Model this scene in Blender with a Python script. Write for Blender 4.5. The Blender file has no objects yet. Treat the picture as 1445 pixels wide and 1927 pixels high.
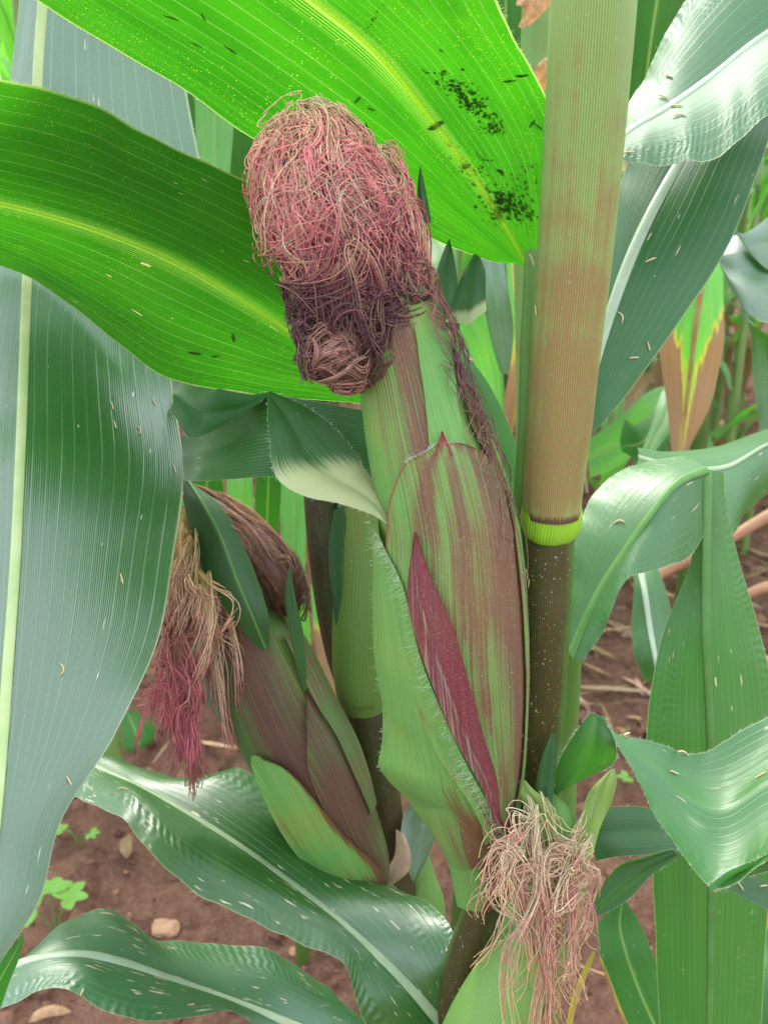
import bpy, math, random
import numpy as np
from mathutils import Vector, Matrix, noise as mnoise

scene = bpy.context.scene
C = scene.collection
random.seed(7); rng = np.random.default_rng(7)

# ---------------------------------------------------------------- camera
FP = 1812.0; TH = math.radians(22.0); CAMZ = 0.95
CAM = np.array([0, 0, CAMZ]); FWD = np.array([0, math.cos(TH), -math.sin(TH)])
UPV = np.array([0, math.sin(TH), math.cos(TH)]); RT = np.array([1.0, 0, 0])
cd = bpy.data.cameras.new('camera'); cam = bpy.data.objects.new('camera', cd); C.objects.link(cam)
cam.location = CAM; cam.rotation_euler = (math.radians(90) - TH, 0, 0)
cd.sensor_fit = 'VERTICAL'; cd.sensor_height = 36; cd.lens = FP / 1927 * 36
cd.clip_start = 0.01; cd.clip_end = 300
cd.dof.use_dof = True; cd.dof.focus_distance = 0.41; cd.dof.aperture_fstop = 17
scene.camera = cam

# ---------------------------------------------------------------- world, sun, exposure
SUN_EL, SUN_AZ = math.radians(50), math.radians(-10)      # high, a little left, behind the plants
w = bpy.data.worlds.new('World'); scene.world = w; w.use_nodes = True
nt = w.node_tree; nt.nodes.clear()
sk = nt.nodes.new('ShaderNodeTexSky'); sk.sky_type = 'NISHITA'; sk.sun_disc = False
sk.sun_elevation = SUN_EL; sk.sun_rotation = SUN_AZ
sk.dust_density = 4.0; sk.air_density = 1.2; sk.ozone_density = 1.0
hs = nt.nodes.new('ShaderNodeHueSaturation'); hs.inputs['Saturation'].default_value = 0.55
bg = nt.nodes.new('ShaderNodeBackground'); bg.inputs['Strength'].default_value = 0.15
wo = nt.nodes.new('ShaderNodeOutputWorld')
ov = nt.nodes.new('ShaderNodeMixRGB'); ov.inputs[0].default_value = 0.28; ov.inputs[2].default_value = (10.5, 11.6, 13.0, 1)   # thin even overcast over the clear-sky model
nt.links.new(sk.outputs[0], hs.inputs['Color']); nt.links.new(hs.outputs[0], ov.inputs[1]); nt.links.new(ov.outputs[0], bg.inputs['Color']); nt.links.new(bg.outputs[0], wo.inputs[0])
sd = bpy.data.lights.new('sun', 'SUN'); sd.energy = 1.5; sd.angle = math.radians(10); sd.color = (1, 0.97, 0.9)
so = bpy.data.objects.new('sun', sd); C.objects.link(so)
sdir = Vector((math.sin(SUN_AZ) * math.cos(SUN_EL), math.cos(SUN_AZ) * math.cos(SUN_EL), math.sin(SUN_EL)))
so.rotation_euler = sdir.to_track_quat('Z', 'Y').to_euler(); so.location = (0, 0, 5)
scene.view_settings.view_transform = 'Standard'; scene.view_settings.look = 'None'
scene.view_settings.gamma = 1; scene.view_settings.use_curve_mapping = False
scene.view_settings.exposure = 1.84
scene.render.engine = 'CYCLES'
scene.cycles.max_bounces = 8; scene.cycles.transmission_bounces = 6; scene.cycles.diffuse_bounces = 4

# ---------------------------------------------------------------- maths helpers
def P(px, py, d):
    return CAM + RT * ((px - 722.5) / FP * d) - UPV * ((py - 963.5) / FP * d) + FWD * d
def proj(p):
    q = np.asarray(p) - CAM; d = q @ FWD
    return np.stack([722.5 + FP * (q @ RT) / d, 963.5 - FP * (q @ UPV) / d, d], -1)
def nrm(v):
    v = np.asarray(v, float); l = np.linalg.norm(v, axis=-1, keepdims=True); return v / np.maximum(l, 1e-12)
def spline(pts, n, par=None):
    """non uniform Catmull-Rom through pts (k,m) sampled at n points"""
    pts = np.asarray(pts, float); k = len(pts)
    if par is None:
        par = np.concatenate([[0], np.cumsum(np.maximum(np.linalg.norm(np.diff(pts, axis=0), axis=1), 1e-6) ** 0.7)])
    par = par / par[-1]
    s = np.zeros_like(pts)
    dl = np.diff(pts, axis=0) / np.diff(par)[:, None]
    s[0] = dl[0]; s[-1] = dl[-1]
    for i in range(1, k - 1):
        h0, h1 = par[i] - par[i - 1], par[i + 1] - par[i]
        s[i] = (dl[i - 1] * h1 + dl[i] * h0) / (h0 + h1)
    t = np.linspace(0, 1, n) if np.isscalar(n) else np.asarray(n)
    idx = np.clip(np.searchsorted(par, t, 'right') - 1, 0, k - 2)
    h = (par[idx + 1] - par[idx])[:, None]; x = ((t - par[idx]) / h[:, 0])[:, None]
    return ((2*x**3 - 3*x**2 + 1) * pts[idx] + (x**3 - 2*x**2 + x) * h * s[idx]
            + (-2*x**3 + 3*x**2) * pts[idx + 1] + (x**3 - x**2) * h * s[idx + 1])
def sst(a, b, x):
    t = np.clip((np.asarray(x, float) - a) / (b - a), 0, 1); return t * t * (3 - 2 * t)
def wob(x, seed, f=1.0):
    """smooth 1-D pseudo noise"""
    x = np.asarray(x, float) * f
    r = np.random.default_rng(seed).uniform(0, 6.28, 4)
    return (np.sin(x * 6.28 + r[0]) + .6 * np.sin(x * 13.7 + r[1]) + .4 * np.sin(x * 23.1 + r[2]) + .25 * np.sin(x * 41 + r[3])) / 2.25

# ---------------------------------------------------------------- object helpers
class G:
    """collects grids / strips as one mesh with uv, m1, m2 and colour attributes"""
    def __init__(s): s.v = []; s.f = []; s.uv = []; s.m1 = []; s.m2 = []; s.col = []; s.n = 0
    def add(s, V, F, UV=None, m1=None, m2=None, col=None):
        V = np.asarray(V, float).reshape(-1, 3); k = len(V)
        s.v.append(V); s.f.append(np.asarray(F) + s.n)
        s.uv.append(np.zeros((k, 2)) if UV is None else np.asarray(UV).reshape(k, 2))
        s.m1.append(np.zeros(k) if m1 is None else np.broadcast_to(np.asarray(m1, float).ravel(), (k,)))
        s.m2.append(np.zeros(k) if m2 is None else np.broadcast_to(np.asarray(m2, float).ravel(), (k,)))
        s.col.append(np.ones((k, 3)) if col is None else np.broadcast_to(np.asarray(col, float).reshape(-1, 3), (k, 3)))
        s.n += k
    def grid(s, V, UV, m1=None, m2=None, col=None, closed=False):
        a, b = V.shape[:2]
        i = np.arange(a - 1)[:, None]; j = np.arange(b - 1 if not closed else b)[None]
        j2 = (j + 1) % b
        F = np.stack([i * b + j, i * b + j2, (i + 1) * b + j2, (i + 1) * b + j], -1).reshape(-1, 4)
        s.add(V, F, UV, m1, m2, None if col is None else np.asarray(col).reshape(-1, 3))
    def build(s, name, m, parent=None, smooth=True):
        me = bpy.data.meshes.new(name)
        V = np.concatenate(s.v); quads = [f for f in s.f if f.shape[1] == 4]; tris = [f for f in s.f if f.shape[1] == 3]
        F = (np.concatenate(quads).tolist() if quads else []) + (np.concatenate(tris).tolist() if tris else [])
        me.from_pydata(V.tolist(), [], F)
        ul = me.uv_layers.new(name='UVMap')
        li = np.zeros(len(me.loops), dtype=np.int32); me.loops.foreach_get('vertex_index', li)
        ul.data.foreach_set('uv', np.concatenate(s.uv)[li].astype(np.float32).ravel())
        for nm, arr in (('m1', s.m1), ('m2', s.m2)):
            at = me.attributes.new(nm, 'FLOAT', 'POINT'); at.data.foreach_set('value', np.concatenate(arr).astype(np.float32))
        cc = np.concatenate(s.col); cc = np.concatenate([cc, np.ones((len(cc), 1))], 1)
        at = me.attributes.new('col', 'FLOAT_COLOR', 'POINT'); at.data.foreach_set('color', cc.astype(np.float32).ravel())
        if smooth: me.polygons.foreach_set('use_smooth', [True] * len(me.polygons))
        if m: me.materials.append(m)
        me.update()
        o = bpy.data.objects.new(name, me); C.objects.link(o)
        if parent is not None: adopt(o, parent)
        return o
ORI = {}
def adopt(o, parent):
    o.parent = parent
    if parent.name in ORI: o.matrix_parent_inverse = Matrix.Translation(-Vector(ORI[parent.name]))
def thing(name, loc, label, cat, group=None):
    o = bpy.data.objects.new(name, None); C.objects.link(o); o.location = loc; o.empty_display_size = 0.05
    ORI[o.name] = tuple(loc); tag(o, label, cat, group); return o
def tag(o, label=None, cat=None, group=None, kind=None):
    if label: o['label'] = label
    if cat: o['category'] = cat
    if group: o['group'] = group
    if kind: o['kind'] = kind
    return o

# ---------------------------------------------------------------- leaves
class Ribbon:
    def __init__(s, st, nu=24, nv=80, arch=0.06, wave=0.0, wfreq=4, seed=1, world=False, um=0.5, ripple=0.0):
        L, M, R = [], [], []
        for q in st:
            if world: l, m, r = q; l, m, r = map(np.asarray, (l, m, r))
            elif len(q) == 9: l, m, r = P(*q[0:3]), P(*q[3:6]), P(*q[6:9])
            else: l, r = P(*q[0:3]), P(*q[3:6]); m = (l + r) / 2
            L.append(l); M.append(m); R.append(r)
        A = np.concatenate([np.array(L), np.array(M), np.array(R)], 1)
        A = spline(A, nv); L, M, R = A[:, :3], A[:, 3:6], A[:, 6:]
        v = np.linspace(0, 1, nv)
        u = np.linspace(0, 1, nu + 1)
        lft = u <= 0.5 + 1e-9
        W = np.where(lft, u * 2, (u - .5) * 2)[None, :, None]
        a = np.where(lft[None, :, None], L[:, None], M[:, None]); b = np.where(lft[None, :, None], M[:, None], R[:, None])
        X = a * (1 - W) + b * W
        tv = nrm(np.gradient(M, axis=0)); ac = nrm(R - L)
        N = nrm(np.cross(ac, tv)); toc = nrm(CAM - M) if not world else np.array([0, 0, 1.0])
        sg = np.sign((N * toc).sum(-1).mean()) or 1; N = N * sg
        hw = np.linalg.norm(b - a, axis=-1)[..., None]
        X = X + N[:, None] * hw * arch * np.sin(np.pi * W)
        eg = np.abs(u - .5)[None] * 2
        wv = wave * eg ** 2 * np.where(u[None] < .5, wob(v, seed, wfreq / 3)[:, None], wob(v, seed + 50, wfreq / 3)[:, None])
        rp = ripple * sst(.5, .95, eg) * (np.sin(v * 6.28 * wfreq * 9 + seed) * (.5 + .5 * wob(v, seed + 9, 2)))[:, None]
        X = X + N[:, None] * (wv + rp)[..., None]
        s.X, s.N, s.L, s.M, s.R, s.tv, s.ac, s.u, s.v = X, N, L, M, R, tv, ac, u, v
        sl = np.concatenate([[0], np.cumsum(np.linalg.norm(np.diff(M, axis=0), axis=1))])
        s.len = sl[-1]; s.sl = sl
        s.UV = np.stack(np.broadcast_arrays(u[None], sl[:, None]), -1)
    def add(s, g, m1=None, m2=None):
        U, V = np.broadcast_arrays(s.u[None], s.v[:, None])
        f = lambda m: None if m is None else (m(U, V) if callable(m) else np.full(U.shape, m))
        g.grid(s.X, s.UV, f(m1), f(m2))
    def rib(s, g, w0, w1, hgt=.45, v0=0, v1=1, half=False):
        """raised midrib: flattened tube along M"""
        i0, i1 = int(v0 * (len(s.v) - 1)), int(v1 * (len(s.v) - 1)) + 1
        sl = slice(i0, i1); v = np.linspace(0, 1, i1 - i0)
        w = (w0 * (1 - v) + w1 * v)[:, None, None]
        a = np.linspace(0, np.pi, 7) if half else np.linspace(0, 2 * np.pi, 10, endpoint=False)
        mid = s.X[sl, len(s.u) // 2]
        V = mid[:, None] + w * (np.cos(a)[None, :, None] * s.ac[sl, None] + (np.sin(a) * hgt)[None, :, None] * s.N[sl, None])
        UV = np.stack(np.broadcast_arrays(a[None] / 6.283, s.sl[sl, None]), -1)
        g.grid(V, UV, closed=not half)
    def near(s, px, py):
        q = proj(s.X); i = np.unravel_index(np.argmin((q[..., 0] - px) ** 2 + (q[..., 1] - py) ** 2), q.shape[:2])
        n = nrm(np.cross(s.X[i[0], min(i[1] + 1, len(s.u) - 1)] - s.X[i[0], max(i[1] - 1, 0)], s.tv[i[0]])); n = n * (1 if n @ (CAM - s.X[i]) > 0 else -1)
        dr = nrm(RT * ((px - 722.5) / FP) - UPV * ((py - 963.5) / FP) + FWD); p = CAM + dr * (((s.X[i] - CAM) @ n) / (dr @ n))
        if np.linalg.norm(p - s.X[i]) > .006: p = s.X[i]
        return p, n, s.tv[i[0]], s.ac[i[0]]

def hairs(g, pts, dirs, n, ln=.003, wd=.00007, spread=.5, seed=3, col=(.8, .8, .75)):
    r = np.random.default_rng(seed); pts = np.asarray(pts); dirs = np.asarray(dirs)
    i = r.integers(0, len(pts) - 1, n); t = r.random((n, 1))
    p = pts[i] * (1 - t) + pts[i + 1] * t
    d = nrm(nrm(dirs[i]) + r.normal(0, spread, (n, 3))) * ln * r.uniform(.4, 1.2, (n, 1))
    d2 = nrm(d + r.normal(0, spread * ln * .6, (n, 3))) * np.linalg.norm(d, axis=1, keepdims=True)
    side = nrm(np.cross(d, CAM - p)) * wd
    V = np.stack([p - side, p + side, p + d * .55 + side * .6, p + d * .55 - side * .6, p + d * .55 + d2 * .5], 1)
    base = (np.arange(n) * 5)[:, None]
    g.add(V, np.concatenate([base + np.array([[0, 1, 2, 3]])]), col=col)
    g.f.append(base + np.array([[3, 2, 4]]) + g.n - n * 5)

# ---------------------------------------------------------------- tubes
class Tube:
    """stations (px,py,d,halfwidth px) or (Vector, radius)"""
    def __init__(s, st, n=90, flat=1.0):
        A = []
        for q in st:
            if len(q) == 4: A.append([*P(*q[:3]), q[3] * q[2] / FP])
            else: A.append([*q[0], q[1]])
        A = spline(np.array(A), n)
        s.c, s.r = A[:, :3], np.maximum(A[:, 3], 1e-4); s.n = n; s.flat = flat
        s.T = nrm(np.gradient(s.c, axis=0)); V = nrm(CAM - s.c)
        S = nrm(np.cross(s.T, V)); sg = np.sign((S @ RT).mean()) or 1; s.S = S * sg
        N = nrm(np.cross(s.S, s.T)); s.Nn = N * np.sign((N * V).sum(-1))[:, None]
        s.sl = np.concatenate([[0], np.cumsum(np.linalg.norm(np.diff(s.c, axis=0), axis=1))])
        q = proj(s.c); s.pc = q[:, :2]; s.pn = nrm((proj(s.c + s.S * 1e-3) - q)[:, :2]); s.pr = s.r * FP / q[:, 2]
    def _i(s, arr, t):
        x = np.clip(np.asarray(t, float), 0, 1) * (s.n - 1); i = np.minimum(x.astype(int), s.n - 2); f = x - i
        if arr.ndim > 1: f = f[..., None]
        return arr[i] * (1 - f) + arr[i + 1] * f
    def pt(s, t, a, off=0.0):
        t, a, off = np.broadcast_arrays(np.asarray(t, float), np.asarray(a, float), np.asarray(off, float))
        r = (s._i(s.r, t) + off)[..., None]
        return s._i(s.c, t) + r * (np.cos(a)[..., None] * s._i(s.S, t) + (np.sin(a) * s.flat)[..., None] * s._i(s.Nn, t))
    def ta(s, px, py):
        d = np.array([px, py]) - s.pc
        x = (d * s.pn).sum(1); y = np.abs(d[:, 0] * s.pn[:, 1] - d[:, 1] * s.pn[:, 0])
        i = int(np.argmin(y + 0.02 * np.abs(x)))
        return i / (s.n - 1), math.acos(max(-.999, min(.999, x[i] / s.pr[i])))
    def mesh(s, g, na=40, t0=0, t1=1, off=0.0, m1=None, m2=None, nt=None, bump=None, col=None, cap=True):
        nt = nt or s.n; t = np.linspace(t0, t1, nt); a = np.linspace(0, 2 * np.pi, na, endpoint=False)
        Tt, Aa = np.meshgrid(t, a, indexing='ij'); o = off(Tt, Aa) if callable(off) else off
        V = s.pt(Tt, Aa, o); UV = np.stack([Aa / 6.2832, s._i(s.sl, Tt)], -1)
        # duplicate the seam column
        V = np.concatenate([V, V[:, :1]], 1); UV = np.concatenate([UV, UV[:, :1] + [1, 0]], 1)
        Tt = np.concatenate([Tt, Tt[:, :1]], 1); Aa = np.concatenate([Aa, Aa[:, :1] + 6.2832], 1)
        f = lambda m: None if m is None else (m(Tt, Aa) if callable(m) else np.full(Tt.shape, m))
        g.grid(V, UV, f(m1), f(m2), None if col is None else col(Tt, Aa))
    def patch(s, g, rows, nu=28, nv=70, off=.0008, edge=.0008, m1=None, m2=None, thick=True, lift=None):
        """rows: list of (L, R); each point is a pixel pair, or ('a', t, angle)"""
        q = []
        for l, r in rows:
            a = s.ta(*l) if l[0] != 'a' else (l[1], l[2]); b = s.ta(*r) if r[0] != 'a' else (r[1], r[2])
            q.append([*a, *b])
        q = spline(np.array(q), nv); u = np.linspace(0, 1, nu); v = np.linspace(0, 1, nv)
        T = q[:, :1] * (1 - u) + q[:, 2:3] * u; A = q[:, 1:2] * (1 - u) + q[:, 3:4] * u
        U, V = np.broadcast_arrays(u[None], v[:, None])
        e = np.abs(U - .5) * 2
        O = off + edge * e ** 8 + (lift(U, V) if lift else 0)
        X = s.pt(T, A, O)
        UV = np.stack([A / 6.2832, s._i(s.sl, T)], -1)
        f = lambda m: None if m is None else (m(U, V) if callable(m) else np.full(U.shape, m))
        g.grid(X, UV, f(m1), f(m2)); return X, q

def strands(g, paths, rad, cols, sides=3):
    """paths: (n,k,3)  rad: (n,) or (n,k)  cols: (n,k,3)"""
    paths = np.asarray(paths); n, k = paths.shape[:2]
    T = nrm(np.gradient(paths, axis=1)); ref = nrm(CAM - paths)
    A = nrm(np.cross(T, ref)); B = nrm(np.cross(A, T))
    rad = np.full((n, 1), rad) if np.ndim(rad) == 0 else np.asarray(rad).reshape(n, -1)
    rad = np.broadcast_to(rad, (n, k))[..., None, None]
    a = np.linspace(0, 2 * np.pi, sides, endpoint=False) + .5
    V = paths[:, :, None] + rad * (np.cos(a)[None, None, :, None] * A[:, :, None] + np.sin(a)[None, None, :, None] * B[:, :, None])
    idx = np.arange(n * k * sides).reshape(n, k, sides)
    j2 = (np.arange(sides) + 1) % sides
    F = np.stack([idx[:, :-1], idx[:, :-1][:, :, j2], idx[:, 1:][:, :, j2], idx[:, 1:]], -1).reshape(-1, 4)
    UV = np.stack(np.broadcast_arrays(rng.random((n, 1, 1)), np.linspace(0, 1, k)[None, :, None], np.zeros((1, 1, sides)))[:2], -1)
    g.add(V, F, UV, col=np.repeat(np.asarray(cols)[:, :, None], sides, 2).reshape(-1, 3))

# ---------------------------------------------------------------- materials
class NB:
    def __init__(s, name):
        s.m = bpy.data.materials.new(name); s.m.use_nodes = True; s.t = s.m.node_tree; s.t.nodes.clear()
        s.out = s.n('OutputMaterial')
    def n(s, ty, **k):
        nd = s.t.nodes.new('ShaderNode' + ty)
        for a, b in k.items(): setattr(nd, a, b)
        return nd
    def l(s, a, b):
        if isinstance(a, (int, float)): b.default_value = a
        elif isinstance(a, tuple): b.default_value = a if len(a) == 4 or b.type == 'VECTOR' else (*a, 1)
        else: s.t.links.new(a, b)
    def math(s, op, a, b=0.0, c=0.0, clamp=False):
        nd = s.n('Math', operation=op, use_clamp=clamp); s.l(a, nd.inputs[0]); s.l(b, nd.inputs[1]); s.l(c, nd.inputs[2]); return nd.outputs[0]
    def mix(s, f, a, b, mode='MIX'):
        nd = s.n('MixRGB', blend_type=mode); s.l(f, nd.inputs[0]); s.l(a, nd.inputs[1]); s.l(b, nd.inputs[2]); return nd.outputs[0]
    def uv(s):
        a = s.n('UVMap'); a.uv_map = 'UVMap'; b = s.n('SeparateXYZ'); s.t.links.new(a.outputs[0], b.inputs[0]); return b.outputs[0], b.outputs[1]
    def attr(s, nm, o='Fac'):
        a = s.n('Attribute'); a.attribute_name = nm; return a.outputs[o]
    def vec(s, x, y, z=0.0):
        nd = s.n('CombineXYZ'); s.l(x, nd.inputs[0]); s.l(y, nd.inputs[1]); s.l(z, nd.inputs[2]); return nd.outputs[0]
    def noise(s, v, scale=1.0, det=2.0, rough=.5, dist=0.0):
        nd = s.n('TexNoise'); s.l(v, nd.inputs['Vector']); nd.inputs['Scale'].default_value = scale
        nd.inputs['Detail'].default_value = det; nd.inputs['Roughness'].default_value = rough; nd.inputs['Distortion'].default_value = dist
        return nd.outputs[0]
    def mr(s, v, a, b, c=0.0, d=1.0, smooth=True):
        nd = s.n('MapRange', interpolation_type='SMOOTHSTEP' if smooth else 'LINEAR')
        for i, x in enumerate((v, a, b, c, d)): s.l(x, nd.inputs[i])
        return nd.outputs[0]
    def obj(s): return s.n('TexCoord').outputs['Object']
    def geo(s): return s.n('NewGeometry')
    def bump(s, h, st=.3, dist=.001, nrmal=None):
        nd = s.n('Bump'); nd.inputs['Strength'].default_value = st; nd.inputs['Distance'].default_value = dist; s.l(h, nd.inputs['Height'])
        if nrmal is not None: s.l(nrmal, nd.inputs['Normal'])
        return nd.outputs[0]
    def finish(s, col, rough=.5, spec=.5, tcol=None, tf=.4, nm=None, sheen=0, coat=0, ior=1.5):
        p = s.n('BsdfPrincipled'); p.inputs['IOR'].default_value = ior; s.l(col, p.inputs['Base Color']); s.l(rough, p.inputs['Roughness'])
        s.l(spec, p.inputs['Specular IOR Level'])
        if sheen: p.inputs['Sheen Weight'].default_value = sheen; p.inputs['Sheen Roughness'].default_value = .4
        if nm is not None: s.l(nm, p.inputs['Normal'])
        o = p.outputs[0]
        if tcol is not None:
            t = s.n('BsdfTranslucent'); s.l(tcol, t.inputs[0])
            if nm is not None: s.l(nm, t.inputs['Normal'])
            a = s.n('MixShader'); s.l(tf, a.inputs[0]); s.t.links.new(o, a.inputs[1]); s.t.links.new(t.outputs[0], a.inputs[2]); o = a.outputs[0]
        s.t.links.new(o, s.out.inputs[0]); return s.m

def leaf_mat(name, base=(.035, .115, .035), base2=(.05, .15, .03), trans=(.10, .42, .01), tf=.42, rough=.36, spec=.6, N=24,
             vein=(.28, .42, .20), vmix=.5, scars=0.0, wrinkle=0.0, wn=160.0, pale=(.50, .55, .30), dead=(.20, .10, .045), specks=0.0,
             fuzz=0.0, deadmid=(.45, .40, .03), minor=.22, mid=.016, midc=(.24, .36, .10), midt=(.26, .46, .05), ior=1.5, bst=.35):
    b = NB(name); u, s = b.uv(); ob = b.obj()
    wobv = b.noise(b.vec(b.math('MULTIPLY', u, 7.0), b.math('MULTIPLY', s, 3.0), 1.7), 1.0, 2)
    a = b.math('ADD', b.math('MULTIPLY', u, float(N)), b.math('MULTIPLY', wobv, 1.1))
    fr = b.math('ABSOLUTE', b.math('SUBTRACT', b.math('FRACT', a), .5))
    line = b.mr(fr, 0.0, .075, 1.0, 0.0)
    vstr = b.noise(b.vec(b.math('MULTIPLY', u, float(N) * .9), b.math('MULTIPLY', s, 9.0), 5.1), 1.0, 1)
    line = b.math('MULTIPLY', line, b.mr(vstr, .25, .62, .35, 1.0))
    mi = b.math('MULTIPLY_ADD', b.math('SINE', b.math('MULTIPLY', a, 6.2832 * 6)), .5, .5)
    st = b.noise(b.vec(b.math('MULTIPLY', u, 90.0), b.math('MULTIPLY', s, 14.0), .3), 1.0, 3, .6)
    big = b.noise(ob, 22.0, 3, .55)
    c = b.mix(b.mr(big, .3, .7), base, base2)
    dark = b.math('SUBTRACT', 1.0, b.math('MULTIPLY', b.math('ADD', b.math('MULTIPLY', mi, .5), b.math('MULTIPLY', st, .5)), minor))
    c = b.mix(1.0, c, b.vec(dark, dark, dark), 'MULTIPLY')
    c = b.mix(b.math('MULTIPLY', line, vmix), c, vein)
    yel = tuple(min(1, x * y) for x, y in zip(trans, (1.8, 1.1, 1.4)))
    dk = tuple(x * y for x, y in zip(trans, (.55, .72, .8)))
    t = b.mix(b.mr(b.noise(b.vec(b.math('MULTIPLY', u, 9.0), b.math('MULTIPLY', s, 12.0), 2.2), 1.0, 4, .6), .30, .64), dk, trans)
    t = b.mix(b.mr(b.noise(b.vec(b.math('MULTIPLY', u, 3.5), b.math('MULTIPLY', s, 14.0), 12.2), 1.0, 3, .6), .50, .72, 0.0, .55), t, yel)
    t = b.mix(b.mr(st, .45, .8, 0.0, .35), t, yel)
    t = b.mix(1.0, t, b.vec(dark, dark, dark), 'MULTIPLY')
    t = b.mix(b.math('MULTIPLY', line, vmix * .75), t, (min(1, vein[0] * 1.6), min(1, vein[1] * 1.7), vein[2] * .9))
    # pale margin
    ed = b.math('MINIMUM', u, b.math('SUBTRACT', 1.0, u)); edm = b.mr(ed, .002, .009, .5, 0.0)
    c = b.mix(edm, c, (.38, .42, .18)); t = b.mix(edm, t, (.5, .6, .15))
    if specks:
        vo = b.n('TexVoronoi', feature='F1'); b.l(b.vec(b.math('MULTIPLY', u, 34.0), b.math('MULTIPLY', s, 330.0), 0.0), vo.inputs['Vector'])
        cell = b.n('SeparateColor'); b.t.links.new(vo.outputs['Color'], cell.inputs[0])
        clus = b.noise(b.vec(b.math('MULTIPLY', u, 5.0), b.math('MULTIPLY', s, 18.0), 9.0), 1.0, 2)
        on = b.math('MULTIPLY', b.mr(cell.outputs[0], 1 - .16 * specks, 1 - .14 * specks), b.mr(vo.outputs['Distance'], .12, .3, 1.0, 0.0))
        on = b.math('MULTIPLY', on, b.mr(clus, .45, .58))
        c = b.mix(on, c, (.5, .45, .12)); t = b.mix(on, t, (.75, .75, .05))
    if scars:
        sv = b.vec(b.math('MULTIPLY', u, 55.0), b.math('MULTIPLY', s, 75.0), 3.0)
        sn = b.noise(sv, 1.0, 2, .5); cl = b.noise(b.vec(b.math('MULTIPLY', u, 4.0), b.math('MULTIPLY', s, 16.0), 8.0), 1.0, 2)
        thr = b.mr(cl, .36, .58, .80 , .735 - .066 * scars)
        sc = b.math('GREATER_THAN', sn, thr); sc = b.mr(b.math('SUBTRACT', sn, thr), 0.0, .02)
        if scars > 1:
            s3 = b.noise(b.vec(b.math('MULTIPLY', u, 17.0), b.math('MULTIPLY', s, 48.0), 13.0), 1.0, 5, .75)
            c3 = b.noise(b.vec(b.math('MULTIPLY', u, 5.0), b.math('MULTIPLY', s, 20.0), 18.0), 1.0, 1)
            sc = b.math('MAXIMUM', sc, b.mr(b.math('SUBTRACT', s3, b.mr(c3, .48, .62, .80, .645)), 0.0, .02))
        c = b.mix(sc, c, (.62, .52, .38)); t = b.mix(sc, t, (.5, .4, .15))
    du = b.math('ABSOLUTE', b.math('SUBTRACT', u, .5))
    if mid:
        mb = b.mr(du, mid * .55, mid, 1.0, 0.0); ml = b.math('MULTIPLY', b.mr(du, mid, mid * 3.6, .75, 0.0), b.mr(b.math('SINE', b.math('MULTIPLY', u, 6.2832 * 150)), .1, .8))
        mb = b.math('MAXIMUM', mb, ml); c = b.mix(mb, c, midc); t = b.mix(mb, t, midt)
    m2 = b.attr('m2'); m1 = b.attr('m1')
    pn = b.math('ADD', m2, b.math('MULTIPLY', b.math('SUBTRACT', st, .5), .5)); pm = b.mr(pn, .35, .65)
    pm = b.math('MULTIPLY', pm, b.mr(m2, 0.0, .15))
    palev = b.mix(b.mr(b.noise(ob, 260.0, 3), .5, .8, 0.0, .35), pale, (.35, .30, .16))
    c = b.mix(pm, c, palev); t = b.mix(pm, t, pale)
    dn = b.math('ADD', m1, b.math('MULTIPLY', b.math('SUBTRACT', b.noise(b.vec(b.math('MULTIPLY', u, 18.0), b.math('MULTIPLY', s, 16.0), 4.0), 1.0, 4, .65), .5), 1.3))
    has = b.mr(m1, 0.0, .12)
    ym = b.math('MULTIPLY', b.mr(dn, .28, .45), has); dm = b.math('MULTIPLY', b.mr(dn, .46, .56), has)
    dcol = b.mix(b.mr(st, .3, .7), dead, (dead[0] * 2.1, dead[1] * 2.2, dead[2] * 2.3))
    c = b.mix(ym, c, deadmid); c = b.mix(dm, c, dcol)
    t = b.mix(ym, t, (.7, .62, .05)); t = b.mix(dm, t, (.30, .17, .08))
    h = b.math('ADD', b.math('MULTIPLY', mi, .25), b.math('MULTIPLY', line, -.6))
    h = b.math('ADD', h, b.math('MULTIPLY', st, .5))
    if wrinkle:
        wv = b.math('SINE', b.math('ADD', b.math('MULTIPLY', s, 6.2832 * wn), b.math('MULTIPLY', b.noise(b.vec(b.math('MULTIPLY', u, 9.0), b.math('MULTIPLY', s, 22.0), .5), 1.0, 3), 16.0)))
        wm = b.mr(b.noise(b.vec(b.math('MULTIPLY', u, 6.0), b.math('MULTIPLY', s, 14.0), 6.5), 1.0, 2), .40, .60)
        eb = b.mr(b.math('ABSOLUTE', b.math('SUBTRACT', u, .5)), .2, .42)
        h = b.math('ADD', h, b.math('MULTIPLY', b.math('MULTIPLY', wv, b.math('MULTIPLY', wm, eb)), wrinkle))
    nm = b.bump(h, bst, .0006)
    return b.finish(c, b.math('ADD', rough, b.math('MULTIPLY', b.math('SUBTRACT', st, .5), .12)), spec, t, tf, nm, sheen=fuzz, ior=ior)

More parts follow.
